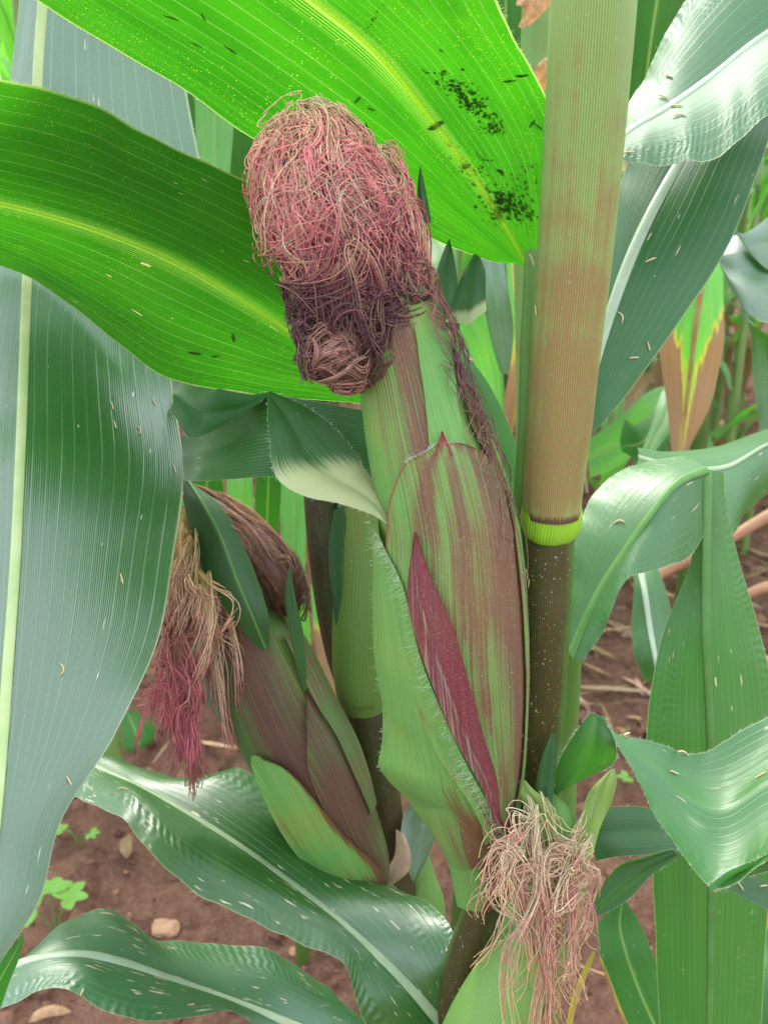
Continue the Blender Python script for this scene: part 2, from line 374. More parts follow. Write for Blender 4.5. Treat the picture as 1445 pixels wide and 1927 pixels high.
def husk_mat(name, green=(.14, .26, .07), green2=(.22, .33, .09), purple=(.115, .030, .035), brown=(.17, .07, .035), n=1.0, fuzz=.25, tf=.12, lo=.42, hi=.62, rough=.5, red=(.25,.03,.04), fine=1.0):
    b = NB(name); u, s = b.uv(); m1 = b.attr('m1'); m2 = b.attr('m2'); ob = b.obj()
    s1 = b.noise(b.vec(b.math('MULTIPLY', u, 42.0 * n), b.math('MULTIPLY', s, 7.0), 1.0), 1.0, 3, .6)
    s2 = b.noise(b.vec(b.math('MULTIPLY', u, 230.0 * n), b.math('MULTIPLY', s, 12.0), 2.0), 1.0, 2, .6)
    f2 = b.noise(ob, 1500.0, 2, .7); big = b.noise(ob, 28.0, 2)
    g = b.mix(b.mr(s2, .3, .7), green, green2)
    g = b.mix(b.mr(big, .4, .75, 0.0, .45), g, (.28, .33, .06))
    pf = b.math('ADD', b.math('ADD', m1, b.math('MULTIPLY', b.math('SUBTRACT', s1, .5), .9)), b.math('ADD', b.math('MULTIPLY', b.math('SUBTRACT', s2, .5), 1.3 * fine), b.math('MULTIPLY', b.math('SUBTRACT', big, .5), .8)))
    pm = b.math('MULTIPLY', b.mr(pf, lo, hi), b.mr(m1, .02, .2))
    p = b.mix(b.mr(s1, .35, .7), purple, brown)
    p = b.mix(b.mr(s2, .35, .75, 0.0, .5), p, (purple[0] * .5, purple[1] * .6, purple[2] * .8))
    c = b.mix(b.math('MULTIPLY', pm, .88), g, p)
    c = b.mix(b.mr(m2, .3, .8), c, red)
    c = b.mix(b.mr(f2, .50, .72, 0.0, fuzz), c, (.62, .60, .55))
    rg = b.math('MULTIPLY_ADD', b.math('SINE', b.math('MULTIPLY', u, 6.2832 * 95)), .5, .5)
    h = b.math('ADD', b.math('MULTIPLY', rg, .5), b.math('ADD', s2, b.math('MULTIPLY', f2, .35)))
    nm = b.bump(h, .55, .0007)
    return b.finish(c, rough, .28, b.mix(pm, (.3, .5, .1), (.3, .06, .05)), tf, nm)

def stalk_mat(name, a=(.30, .40, .16), bb=(.44, .46, .24), red=(.30, .15, .075), dark=(.10, .05, .03), nl=95, spread=.5, rough=.42, dust=.3, rmax=1.0):
    b = NB(name); u, s = b.uv(); m1 = b.attr('m1'); m2 = b.attr('m2'); ob = b.obj()
    sn = b.math('MULTIPLY_ADD', b.math('SINE', b.math('MULTIPLY', b.math('ADD', u, b.math('MULTIPLY', b.noise(b.vec(u, b.math('MULTIPLY', s, 8.0), 0.0), 3.0, 2), .004)), 6.2832 * nl)), .5, .5)
    s1 = b.noise(b.vec(b.math('MULTIPLY', u, 30.0), b.math('MULTIPLY', s, 7.0), 1.0), 1.0, 3, .6)
    s2 = b.noise(b.vec(b.math('MULTIPLY', u, 150.0), b.math('MULTIPLY', s, 22.0), 1.0), 1.0, 2, .6)
    blot = b.noise(ob, 45.0, 3, .6)
    rf = b.math('ADD', m1, b.math('ADD', b.math('MULTIPLY', b.math('SUBTRACT', s1, .5), 1.5), b.math('MULTIPLY', b.math('SUBTRACT', blot, .5), 1.5)))
    rm = b.math('MULTIPLY', b.mr(rf, .15, .95), b.mr(m1, .02, .15))
    lines = b.mr(sn, .2, .8)
    g = b.mix(lines, a, bb)
    r = b.mix(b.mr(sn, .1, .75), red, b.mix(.62, bb, red))
    c = b.mix(b.math('MULTIPLY', rm, rmax), g, r)
    c = b.mix(b.mr(b.math('ADD', m2, b.math('MULTIPLY', b.math('SUBTRACT', s2, .5), .6)), .4, .7), c, dark)
    c = b.mix(b.mr(b.noise(ob, 900.0, 2), .66, .74, 0.0, dust), c, (.6, .6, .5))
    nm = b.bump(b.math('ADD', b.math('MULTIPLY', sn, .6), b.math('MULTIPLY', s2, .4)), .45, .0006)
    return b.finish(c, rough, .28, (.4, .5, .15), .06, nm)

def simple_mat(name, c1, c2, sc=200.0, rough=.6, spec=.3, tf=0.0, tcol=None, bump=.2, bd=.0005, colattr=False, det=3.0):
    b = NB(name); ob = b.obj(); n = b.noise(ob, sc, det, .6)
    c = b.mix(b.mr(n, .3, .7), c1, c2)
    if colattr: c = b.mix(1.0, b.attr('col', 'Color'), c, 'MULTIPLY')
    t = None
    if tf: t = c if tcol is None else tcol
    return b.finish(c, rough, spec, t, tf, b.bump(n, bump, bd))

# ================================================================ materials used
M = {}
M['leaf_glow'] = leaf_mat('translucent_leaf', base=(.04, .13, .02), base2=(.055, .16, .02), trans=(.040, .27, .004), tf=.60, rough=.5, spec=.15, N=26, scars=.0, specks=.8, vmix=.22, minor=.3)
M['leaf_glow2'] = leaf_mat('translucent_leaf_wide_veins', base=(.04, .13, .02), base2=(.055, .16, .02), trans=(.040, .27, .004), tf=.60, rough=.5, spec=.15, N=22, scars=.2, specks=.5, vmix=.25, minor=.3)
M['leaf_top'] = leaf_mat('glossy_leaf', base=(.026, .105, .022), base2=(.032, .12, .020), trans=(.04, .26, .01), tf=.25, rough=.28, spec=1.0, ior=1.72, mid=0, N=24, scars=.2, specks=.15, vmix=.28)
M['leaf_scar'] = leaf_mat('scarred_leaf', base=(.026, .115, .024), base2=(.032, .13, .024), trans=(.05, .28, .01), tf=.25, rough=.29, spec=1.0, ior=1.58, mid=0, N=24, scars=1.3, specks=.3, vmix=.25, wrinkle=1.3, wn=190)
M['leaf_scar2'] = leaf_mat('heavily_scarred_leaf', base=(.034, .135, .05), base2=(.042, .15, .05), trans=(.05, .28, .01), tf=.22, rough=.33, spec=1.0, ior=1.62, mid=0, N=20, scars=1.5, specks=.3, vmix=.15, wrinkle=1.2, wn=190)
M['leaf_fold'] = leaf_mat('smooth_leaf', base=(.036, .16, .026), base2=(.046, .18, .030), trans=(.05, .28, .01), tf=.30, rough=.40, spec=.75, ior=1.58, mid=0, N=20, scars=.45, vmix=.22, wrinkle=.6, wn=220)
M['leaf_sheen'] = leaf_mat('satin_leaf', base=(.036, .14, .04), base2=(.046, .16, .045), trans=(.05, .28, .01), tf=.28, rough=.50, spec=.75, ior=1.55, mid=0, N=20, scars=.1, vmix=.12, wrinkle=1.2, wn=240)
M['leaf_dark'] = leaf_mat('dark_smooth_leaf', base=(.022, .105, .025), base2=(.03, .12, .028), trans=(.03, .20, .008), tf=.25, rough=.38, spec=.55, mid=0, N=20, scars=.2, vmix=.2)
M['leaf_under'] = leaf_mat('hanging_leaf', base=(.035, .16, .02), base2=(.045, .19, .025), trans=(.05, .30, .008), tf=.45, rough=.5, spec=.4, N=28, scars=.6, vmix=.22, specks=.4)
M['leaf_kink'] = leaf_mat('husk_blade', base=(.020, .095, .02), base2=(.028, .11, .022), trans=(.035, .22, .006), tf=.30, rough=.40, spec=.5, mid=0, N=26, vmix=.6, pale=(.42, .47, .22), scars=.2)
M['leaf_bg'] = leaf_mat('field_leaf', base=(.08, .25, .055), base2=(.12, .32, .07), trans=(.20, .72, .04), tf=.48, rough=.38, spec=.8, N=12, vmix=.12, minor=.1, scars=.4)
M['midrib_pale'] = simple_mat('pale_midrib', (.34, .44, .26), (.28, .38, .20), 80, .45, .5, .25, (.5, .6, .2))
M['midrib_cream'] = simple_mat('cream_midrib', (.48, .56, .26), (.36, .48, .18), 60, .4, .5, .25, (.5, .65, .2))
M['midrib_white'] = simple_mat('white_midrib', (.42, .50, .36), (.34, .44, .28), 60, .4, .5, .2, (.5, .6, .3))
M['midrib_yellow'] = simple_mat('yellow_midrib', (.34, .46, .12), (.26, .40, .08), 80, .5, .4, .35, (.55, .72, .08))
M['midrib_green'] = simple_mat('green_midrib', (.09, .24, .05), (.13, .28, .07), 80, .5, .4, .3, (.14, .36, .04))
M['midrib_glow'] = simple_mat('translucent_midrib', (.30, .36, .10), (.26, .34, .08), 80, .5, .3, .85, (.62, .78, .22))
M['midrib_brown'] = simple_mat('brown_midrib', (.40, .22, .08), (.50, .40, .16), 50, .6, .3, .35, (.6, .3, .08))
M['husk'] = husk_mat('ear_husk', green=(.10, .27, .05), green2=(.17, .34, .08), purple=(.16, .035, .04), brown=(.19, .075, .035), lo=.28, hi=.85, fuzz=.16)
M['husk_dark'] = husk_mat('dark_husk', green=(.06, .14, .03), green2=(.10, .19, .045), purple=(.10, .016, .024), brown=(.13, .04, .03), fuzz=.10, lo=.3, hi=1.0)
M['husk_green'] = husk_mat('green_outer_husk', green=(.10, .27, .055), green2=(.15, .33, .08), brown=(.22, .07, .03), purple=(.13, .03, .02), fuzz=.10, n=.9, lo=.30, hi=.80)
M['bract'] = husk_mat('red_bract', green=(.26, .17, .15), green2=(.17, .09, .09), purple=(.17, .012, .018), brown=(.13, .02, .03), fuzz=.16, lo=.1, hi=.35)
M['stalk'] = stalk_mat('stalk_sheath', a=(.15, .27, .06), bb=(.30, .39, .13), red=(.24, .095, .04), rmax=.85)
M['stem'] = stalk_mat('brown_green_stem', a=(.06, .12, .02), bb=(.07, .14, .025), red=(.055, .024, .013), nl=70, dust=.8, rough=.38)
M['stem_dark'] = stalk_mat('dark_stem', a=(.045, .085, .02), bb=(.055, .09, .025), red=(.05, .025, .015), nl=60, dust=.5, rough=.4)
M['sheath_green'] = stalk_mat('green_sheath', a=(.12, .25, .055), bb=(.16, .30, .07), red=(.20, .12, .045), nl=80)
M['ring'] = stalk_mat('node_ring_skin', a=(.20, .42, .02), bb=(.27, .50, .035), red=(.16, .05, .02), nl=60, dust=.2, dark=(.05, .03, .015))
M['hair'] = simple_mat('white_hair', (.62, .66, .56), (.72, .74, .66), 50, .5, .3, .4)
def silk_mat(name):
    b = NB(name); n = b.noise(b.obj(), 500.0, 2)
    c = b.mix(1.0, b.attr('col', 'Color'), b.mix(b.mr(n, .3, .7), (.85, .85, .85), (1.1, 1.1, 1.1)), 'MULTIPLY')
    return b.finish(c, .42, .5, c, .25)
M['silk'] = silk_mat('corn_silk')
M['chaff'] = simple_mat('dried_anther', (.50, .36, .20), (.62, .46, .28), 900, .7, .2, .15)
M['chaff_dark'] = simple_mat('dark_flake', (.05, .04, .02), (.09, .07, .03), 900, .8, .2)
M['dry'] = simple_mat('dry_brown_husk', (.30, .15, .07), (.48, .28, .14), 300, .7, .2, .3, (.6, .3, .1), .5, .002)

# ================================================================ ground
def soil_z(x, y):
    p = Vector((x, y, 0)); return .03 * mnoise.noise(p * 2.3) + .018 * mnoise.fractal(p * 13, 1.0, 2.0, 4) + .010 * abs(mnoise.noise(p * 45))
def build_ground():
    xs = np.concatenate([-np.geomspace(60, 1.9, 14), np.linspace(-1.8, 2.2, 300), np.geomspace(2.3, 60, 14)])
    ys = np.concatenate([-np.geomspace(60, .3, 12), np.linspace(-.2, .3, 6), np.linspace(.35, 4.2, 290), np.geomspace(4.4, 90, 16)])
    X, Y = np.meshgrid(xs, ys, indexing='ij')
    Z = np.zeros_like(X)
    for i in range(X.shape[0]):
        for j in range(X.shape[1]):
            x, y = X[i, j], Y[i, j]
            if -1.85 < x < 2.25 and .3 < y < 4.25:
                p = Vector((x, y, 0))
                z = .03 * mnoise.noise(p * 2.3) + .018 * mnoise.fractal(p * 13, 1.0, 2.0, 4) + .010 * abs(mnoise.noise(p * 45))
                f = float(sst(0, .3, min(x + 1.85, 2.25 - x, y - .3, 4.25 - y)))
                Z[i, j] = z * f
    g = G(); g.grid(np.stack([X, Y, Z], -1), np.stack([X, Y], -1))
    b = NB('red_brown_soil'); ob = b.obj()
    n1 = b.noise(ob, 9.0, 4, .6); n2 = b.noise(ob, 70.0, 4, .7); n3 = b.noise(ob, 300.0, 3, .7)
    c = b.mix(b.mr(n1, .35, .65), (.10, .042, .027), (.175, .084, .056))
    c = b.mix(b.mr(n2, .35, .75, 0.0, .7), c, (.25, .13, .09))
    c = b.mix(b.mr(n3, .30, .55, .7, 0.0), c, (.04, .02, .015))
    b.finish(c, .9, .2, nm=b.bump(b.math('ADD', n2, b.math('MULTIPLY', n3, .5)), .7, .008))
    o = g.build('soil', b.m); tag(o, kind='structure'); M['soil'] = b.m
    return o
build_ground()

def gpt(px, py):
    """point on the flat ground seen at a pixel"""
    d = RT * ((px - 722.5) / FP) - UPV * ((py - 963.5) / FP) + FWD
    return CAM + d * (-CAMZ / d[2])
def clods():
    r = np.random.default_rng(5); ico = []
    import bmesh
    bm = bmesh.new(); bmesh.ops.create_icosphere(bm, subdivisions=1, radius=1)
    V = np.array([v.co[:] for v in bm.verts]); F = np.array([[v.index for v in f.verts] for f in bm.faces]); bm.free()
    g = G(); 
    for k in range(7000):
        x, y = r.uniform(-1.2, 1.6), .6 + 3.0 * r.random() ** 1.4
        s = .0025 + .013 * r.random() ** 4
        W = V * (s * r.uniform(.6, 1.3, 3)) * (1 + r.normal(0, .18, (len(V), 1)))
        a = r.uniform(0, 6.3); c, sn = math.cos(a), math.sin(a)
        W = W @ np.array([[c, sn, 0], [-sn, c, 0], [0, 0, 1]]) + [x, y, soil_z(x, y) + s * .25]
        br = r.uniform(.5, 1.25) * (1.5 if r.random() < .06 else 1)
        g.add(W, F, col=np.array([.18, .088, .060]) * br)
    m = simple_mat('soil_crumb', (.8, .8, .8), (1.25, 1.2, 1.15), 180, .9, .2, colattr=True, bump=.5, bd=.002)
    tag(g.build('soil_crumb', m, smooth=False), 'loose red-brown crumbs of earth scattered over the soil between the plants', 'soil crumbs', kind='stuff')
    # litter: straw and dead leaf scraps
    g = G()
    for k in range(420):
        x, y = r.uniform(-1.2, 1.8), r.uniform(.7, 4.0)
        if k < 150: q = gpt(r.uniform(1050, 1500), r.uniform(1050, 1420)); x, y = q[0], q[1]
        L = r.uniform(.02, .16); a = r.uniform(0, 6.3); wd = r.uniform(.001, .009)
        d = np.array([math.cos(a), math.sin(a), 0]); sd_ = np.array([-d[1], d[0], 0])
        t = np.linspace(-.5, .5, 6)
        z = .006 + .012 * np.cos(t * 3) * r.random() + soil_z(x, y)
        c = np.array([x, y, 0]) + d * (L * t)[:, None] + sd_ * (r.normal(0, .1) * L * t ** 2)[:, None] + np.stack([0 * t, 0 * t, z], 1)
        tw = r.normal(0, .6)
        off = wd * (1 - (2 * t) ** 4)[:, None] * (sd_ * math.cos(tw) + np.array([0, 0, math.sin(tw)]))
        X = np.stack([c - off, c + off * .2 + [0, 0, wd * .4], c + off], 1)
        col = np.array([.42, .28, .17]) * r.uniform(.35, 1.2) * np.array([1, r.uniform(.8, 1.05), r.uniform(.7, 1.1)])
        g.grid(X, np.zeros(X.shape[:2] + (2,)), col=np.broadcast_to(col, X.shape))
    m = simple_mat('dry_straw', (.8, .8, .8), (1.2, 1.2, 1.2), 120, .8, .2, colattr=True)
    tag(g.build('straw_litter', m), 'dry brown straw and dead leaf scraps lying on the soil', 'straw litter', kind='stuff')
clods()

# ================================================================ MAIN PLANT
def hand_leaf(name, st, mat, parent, rib=None, ribmat='midrib_pale', m1=None, m2=None, label=None, extra=None, hair=0, **k):
    g = G(); r = Ribbon(st, **k); r.add(g, m1, m2)
    rs = [r]
    for e in (extra or []):
        kk = dict(e); s2 = kk.pop('st'); a1 = kk.pop('m1', None); a2 = kk.pop('m2', None); q = Ribbon(s2, **kk); q.add(g, a1, a2); rs.append(q)
    o = g.build(name, M[mat], parent)
    if label: o['label'] = label
    if rib:
        h = G(); r.rib(h, *rib); h.build('midrib', M[ribmat], o)
    if hair:
        h = G()
        for q in rs:
            for E, sgn in ((q.X[:, 0], -1), (q.X[:, -1], 1)):
                hairs(h, E, q.ac * sgn + q.N * .2, hair, .0019, .00004, .5)
        tag(h.build('leaf_hair', M['hair'], o), kind='stuff')
    r.obj = o; r.all = rs; return r

base_main = P(835, 2050, .57); base_main = Vector((base_main[0], base_main[1], 0))
main = thing('corn_plant', base_main, 'nearest corn plant with thick striped stalk and large purple-green ear topped by pink silk', 'corn plant')

bx, by = base_main.x, base_main.y
stalk = Tube([(1123, -140, .325, 80), (1116, 0, .335, 81), (1106, 150, .347, 78), (1094, 320, .362, 74), (1079, 500, .377, 70), (1064, 660, .39, 65), (1052, 800, .402, 61), (1041, 910, .412, 56), (1037, 968, .417, 54)], n=120)
g = G(); stalk.mesh(g, 72, m1=lambda t, a: 1.0 * sst(.05, .7, t) * (.55 + .45 * np.sin(a)) * (1 - .35 * sst(.93, 1, t)), m2=lambda t, a: .75 * sst(.955, 1.0, t))
g.build('upper_sheath', M['stalk'], main)
top = P(1123, -140, .325)
tt = Tube([(Vector(P(1121, -110, .3275)), .0146), (Vector(top), .0143), (Vector(top + np.array([.004, .01, .25])), .0125), (Vector(top + np.array([.0, .03, .6])), .009), (Vector(top + np.array([-.01, .05, .95])), .004)], n=50)
g = G(); tt.mesh(g, 48, off=.0002, m1=.1); g.build('stem', M['stalk'], main)
ringT = Tube([(1038, 944, .417, 54), (1037, 955, .4175, 56), (1036, 972, .419, 57), (1034.5, 987, .421, 55.5), (1033, 998, .423, 49)], n=30)
g = G(); ringT.mesh(g, 90, off=lambda t, a: .0003 * np.sin(3 * a + 1) + .00015 * np.sin(11 * a), m1=lambda t, a: 1.3 * sst(.42, .0, t + .06 * np.sin(9 * a) + .04 * np.sin(23 * a)), m2=lambda t, a: .8 * sst(.85, 1.0, t)); g.build('node_ring', M['ring'], main)
stem = Tube([(1035, 1005, .423, 46), (1031, 1060, .427, 47), (1025, 1200, .437, 46), (1014, 1330, .452, 45), (1000, 1440, .466, 43), (965, 1580, .483, 40), (915, 1700, .498, 37), (878, 1800, .51, 38), (855, 1900, .52, 40), (838, 2040, .56, 42), (Vector((bx, by, .25)), .014), (Vector((bx, by, -.02)), .015)], n=140)
g = G(); stem.mesh(g, 56, m1=lambda t, a: .85 - .7 * np.cos(a * 2 - .3) + .1 * np.sin(t * 30), m2=lambda t, a: .55 * (1 - sst(.0, .02, t)))
stem_o = g.build('stem', M['stem'], main)

# thin green sheath edge left of the stalk
th = Tube([(1000, 470, .40, 12), (999, 520, .402, 14), (996, 640, .408, 17), (992, 800, .415, 18), (986, 930, .425, 20), (982, 1010, .432, 18), (980, 1200, .445, 14), (975, 1400, .462, 12), (968, 1500, .47, 10)], n=80)
g = G(); th.mesh(g, 24, m1=.05); g.build('leaf_sheath', M['sheath_green'], main)

# leaf A: upper leaf seen from below
LA = hand_leaf('leaf', [
    (992, 496, .424, 1002, 520, .422, 1012, 500, .418),
    (925, 488, .432, 965, 450, .415, 1040, 430, .400),
    (815, 450, .440, 893, 335, .402, 1055, 285, .386),
    (690, 375, .445, 800, 210, .386, 1024, 178, .372),
    (480, 268, .445, 706, 96, .370, 968, 78, .350),
    (300, 141, .445, 592, 2, .358, 932, 0, .335),
    (85, 10, .445, 440, -110, .350, 860, -120, .32),
    (-120, -120, .45, 200, -250, .35, 560, -330, .32)], 'leaf_glow', main, rib=(.0018, .0012, .4, 0, 1, True), ribmat='midrib_glow', nu=28, nv=100, arch=.05, wave=.002, seed=3, hair=110,
    label='upper blade seen from below with dark debris on it')
# leaf B: left blade seen from below
LB = hand_leaf('leaf', [
    (700, 560, .425, 690, 715, .44, 690, 762, .452),
    (600, 430, .405, 585, 652, .435, 600, 752, .455),
    (480, 347, .385, 470, 574, .428, 450, 738, .470),
    (340, 281, .370, 330, 492, .420, 300, 700, .480),
    (190, 210, .360, 175, 430, .418, 150, 592, .487),
    (0, 148, .352, 0, 383, .415, 0, 497, .487),
    (-200, 130, .35, -220, 345, .41, -230, 430, .48)], 'leaf_glow2', main, rib=(.0016, .0011, .4, 0, 1, True), ribmat='midrib_glow', nu=28, nv=90, arch=.05, wave=.0025, seed=5, hair=110,
    label='left blade seen from below, lit through')
# leaf behind the ear
hand_leaf('leaf', [(975, 1050, .440, 985, 1060, .44, 992, 1040, .44), (930, 990, .44, 975, 980, .445, 992, 950, .45), (880, 860, .44, 930, 840, .445, 968, 830, .455),
    (830, 720, .44, 880, 730, .445, 915, 715, .455), (790, 620, .44, 830, 640, .44, 848, 632, .45), (740, 520, .44, 770, 540, .44, 790, 530, .44)], 'leaf_under', main, nu=14, nv=50, seed=8, hair=40)
# R1, R2
R1 = hand_leaf('leaf', [(1105, 330, .43, 1105, 325, .43, 1105, 335, .43), (1150, 250, .435, 1175, 253, .43, 1172, 302, .42), (1212, 140, .455, 1258, 200, .435, 1262, 308, .415),
    (1268, 35, .465, 1335, 146, .445, 1345, 300, .415), (1340, -60, .475, 1420, 78, .455, 1448, 212, .42), (1450, -190, .48, 1540, 0, .46, 1610, 90, .43)],
    'leaf_sheen', main, rib=(.0026, .0022, .4), ribmat='midrib_white', nu=30, nv=80, arch=.06, wave=.003, wfreq=5, seed=11, hair=80)
R2 = hand_leaf('leaf', [(1070, 810, .455, 1080, 840, .455, 1098, 830, .45), (1088, 650, .465, 1128, 655, .458, 1168, 755, .455), (1125, 480, .475, 1180, 500, .463, 1290, 588, .46),
    (1165, 350, .485, 1225, 400, .47, 1372, 460, .465), (1200, 250, .495, 1275, 310, .48, 1430, 310, .475), (1260, 120, .505, 1350, 190, .495, 1480, 170, .49), (1350, 0, .52, 1430, 60, .51, 1560, 40, .50)],
    'leaf_dark', main, rib=(.0032, .0024, .35), ribmat='midrib_white', nu=28, nv=80, arch=.06, wave=.003, seed=12, hair=110)
# R3: pale folded leaf with its hanging end
R3 = hand_leaf('leaf', [(1062, 1205, .462, 1073, 1232, .458, 1092, 1246, .455), (1075, 1090, .475, 1118, 1130, .462, 1142, 1178, .452), (1094, 972, .49, 1178, 1032, .465, 1178, 1090, .455),
    (1138, 905, .505, 1232, 955, .47, 1245, 1068, .46), (1212, 868, .515, 1280, 905, .478, 1305, 1038, .48), (1290, 862, .515, 1330, 884, .488, 1340, 960, .50)],
    'leaf_fold', main, rib=(.0026, .0024, .4), ribmat='midrib_green', nu=24, nv=60, arch=.05, wave=.002, seed=14, hair=60,
    label='pale glossy blade folded over so its end hangs down',
    extra=[dict(st=[(1296, 884, .495, 1330, 884, .488, 1360, 890, .497), (1303, 940, .497, 1330, 950, .487, 1366, 950, .499), (1300, 1050, .50, 1328, 1070, .489, 1392, 1070, .505),
        (1248, 1190, .505, 1328, 1200, .493, 1426, 1180, .512), (1222, 1300, .51, 1333, 1300, .50, 1452, 1290, .517), (1214, 1400, .515, 1337, 1400, .505, 1462, 1400, .522),
        (1224, 1550, .53, 1338, 1550, .52, 1458, 1550, .53), (1230, 1700, .54, 1337, 1700, .53, 1444, 1700, .54), (1242, 1960, .56, 1334, 1960, .55, 1428, 1960, .56)], nu=24, nv=70, arch=.03, wave=.002, seed=15)])
h = G(); R3.all[1].rib(h, .0026, .0018, .4); h.build('midrib', M['midrib_green'], R3.obj)
# R5: foreground wavy leaf
LR5 = hand_leaf('leaf', [(1112, 1341, .430, 1136, 1349, .428), (1160, 1374, .428, 1163, 1408, .418), (1245, 1402, .432, 1210, 1495, .405), (1305, 1420, .438, 1262, 1578, .395),
    (1362, 1398, .442, 1340, 1668, .385), (1450, 1340, .445, 1420, 1632, .385), (1570, 1270, .45, 1550, 1560, .38)], 'leaf_fold', main, m2=lambda U, V: .42 * np.exp(-((U - .62) / .16) ** 2 - ((V - .52) / .10) ** 2) + .3 * np.exp(-((U - .25) / .06) ** 2 - ((V - .42) / .05) ** 2), nu=30, nv=70, arch=-.12, wave=.002, seed=16, hair=140,
    label='foreground blade with wavy edge at the lower right',
    extra=[dict(st=[(1110, 1341, .430, 1138, 1349, .428), (1078, 1385, .437, 1158, 1400, .425), (1050, 1435, .445, 1150, 1440, .44), (1030, 1510, .455, 1075, 1470, .455)], nu=14, nv=30, arch=.15),
           dict(st=[(1330, 1668, .3845, 1342, 1676, .3845), (1368, 1640, .386, 1376, 1660, .392), (1420, 1618, .388, 1420, 1645, .396), (1480, 1590, .386, 1480, 1630, .396)], nu=8, nv=24, arch=.15)])
# R6: dark strap leaf behind the small ear
R6 = hand_leaf('leaf', [(1110, 1520, .475, 1120, 1620, .47), (1150, 1518, .478, 1160, 1612, .468), (1215, 1520, .482, 1215, 1608, .47), (1270, 1545, .486, 1268, 1600, .472), (1340, 1600, .49, 1340, 1658, .475), (1400, 1640, .492, 1400, 1690, .48), (1500, 1680, .50, 1500, 1740, .48)],
    'leaf_kink', main, nu=16, nv=50, arch=.06, seed=18, hair=30, extra=[dict(st=[(1268, 1598, .472, 1275, 1612, .474), (1215, 1612, .468, 1222, 1650, .472), (1165, 1628, .464, 1185, 1690, .470), (1118, 1690, .462, 1125, 1725, .466)], nu=10, nv=24, arch=-.2)])
# L3: broad scarred leaf lower left
L3 = hand_leaf('leaf', [(858, 1850, .512, 830, 1925, .515, 760, 2010, .52), (858, 1768, .518, 752, 1838, .512, 685, 1920, .50), (800, 1700, .545, 648, 1742, .522, 640, 1800, .497),
    (690, 1640, .575, 558, 1670, .535, 543, 1767, .495), (575, 1530, .59, 450, 1592, .545, 432, 1716, .495), (455, 1452, .60, 352, 1530, .555, 316, 1644, .50), (340, 1470, .60, 262, 1479, .565, 237, 1537, .52), (215, 1427, .605, 190, 1446, .58, 150, 1506, .55), (110, 1385, .61, 100, 1400, .6, 50, 1480, .58)],
    'leaf_scar', main, rib=(.0042, .0022, .3), ribmat='midrib_pale', nu=34, nv=110, arch=.10, wave=.004, wfreq=6, seed=21, hair=60,
    label='broad blade with chewed scars sloping to the lower left')

# bottom sheath below the small ear
sb = Tube([(1035, 1690, .475, 35), (1010, 1760, .475, 48), (960, 1850, .478, 70), (910, 1960, .485, 82), (880, 2060, .50, 80)], n=50)
g = G(); sb.mesh(g, 44, m1=lambda t, a: .35 * (np.cos(a) > 0) * np.cos(a)); g.build('lower_sheath', M['sheath_green'], main)

# ---------------------------------------------------------------- the big ear
ear = Tube([(640, 300, .372, 55), (668, 400, .374, 76), (698, 500, .378, 84), (738, 600, .384, 88), (768, 700, .390, 96), (792, 800, .396, 108), (818, 900, .402, 118), (838, 1000, .409, 125), (846, 1120, .417, 131), (850, 1240, .426, 131), (858, 1340, .435, 122), (872, 1440, .445, 104), (886, 1540, .456, 78), (896, 1620, .467, 50), (898, 1690, .478, 32)], n=160)
def pur(t, a):   # purple streaks over the inner husk: front-centre band and right side
    d = np.degrees(a)
    return np.where((d > -10) & (d < 200), .85 * np.exp(-((d - 88) / 22.0) ** 2) + .75 * sst(60, 10, d) + .3 * np.exp(-((d - 125) / 18.0) ** 2) + .1, .3)
g = G(); ear.mesh(g, 110, m1=pur, nt=200)
ear_o = g.build('ear', M['husk'], main); ear_o['label'] = 'large ear in purple-streaked husks with a thick head of silk'
def husk(name, rows, mat='husk', hair=None, label=None, parent=None, tube=None, **k):
    g = G(); X, q = (tube or ear).patch(g, rows, **k); o = g.build(name, M[mat], parent or ear_o)
    if label: o['label'] = label
    return o, X
# bright green inner strip
husk('husk_leaf', [((775, 610), (832, 615)), ((785, 680), (845, 690)), ((797, 760), (852, 760)), ((803, 830), (868, 830))], 'husk_green', off=.0005, m1=.12, nu=14)
husk('husk_leaf', [((845, 600), ('a', .33, -.25)), ((852, 690), ('a', .42, -.25)), ((872, 790), ('a', .5, -.25)), ((905, 850), ('a', .56, -.25))], 'husk', off=.0012, edge=.0012, m1=.75, nu=16)
# middle husk
def mid_m1(U, V):
    return .46 + .40 * np.exp(-((U - .27) / .08) ** 2) * sst(.6, .3, V) + .25 * np.exp(-((U - .5) / .06) ** 2) + .30 * sst(.6, .8, U) + .4 * sst(.3, .7, V) * np.exp(-((U - .75) / .15) ** 2)
def mid_m2(U, V): return np.maximum(.75 * sst(.045, .0, U) * sst(.75, .45, V), .8 * sst(.05, .0, V)) + .5 * sst(.97, 1, U) + .45 * np.exp(-((U - .47) / .018) ** 2) * sst(.32, .05, V)
ho, HX = husk('husk_leaf', [((812, 818), (848, 816)), ((790, 826), (872, 822)), ((765, 850), (900, 850)), ((747, 890), (928, 900)), ((738, 940), (948, 960)), ((738, 1000), (962, 1020)), ((752, 1100), ('a', .66, .1)), ((780, 1220), ('a', .75, .05)), ((820, 1340), ('a', .83, .02)), ((880, 1450), ('a', .89, .05)), ((900, 1530), (938, 1520))],
    'husk', off=.0024, edge=.0009, nu=60, nv=120, m1=mid_m1, m2=mid_m2, label='middle husk leaf with dark red rim')
# red tip of the middle husk
husk('husk_tip', [((820, 793), (822, 793)), ((815, 815), (831, 815)), ((809, 838), (839, 838))], 'bract', off=.0021, m1=.9, m2=.9, nu=6, nv=10)
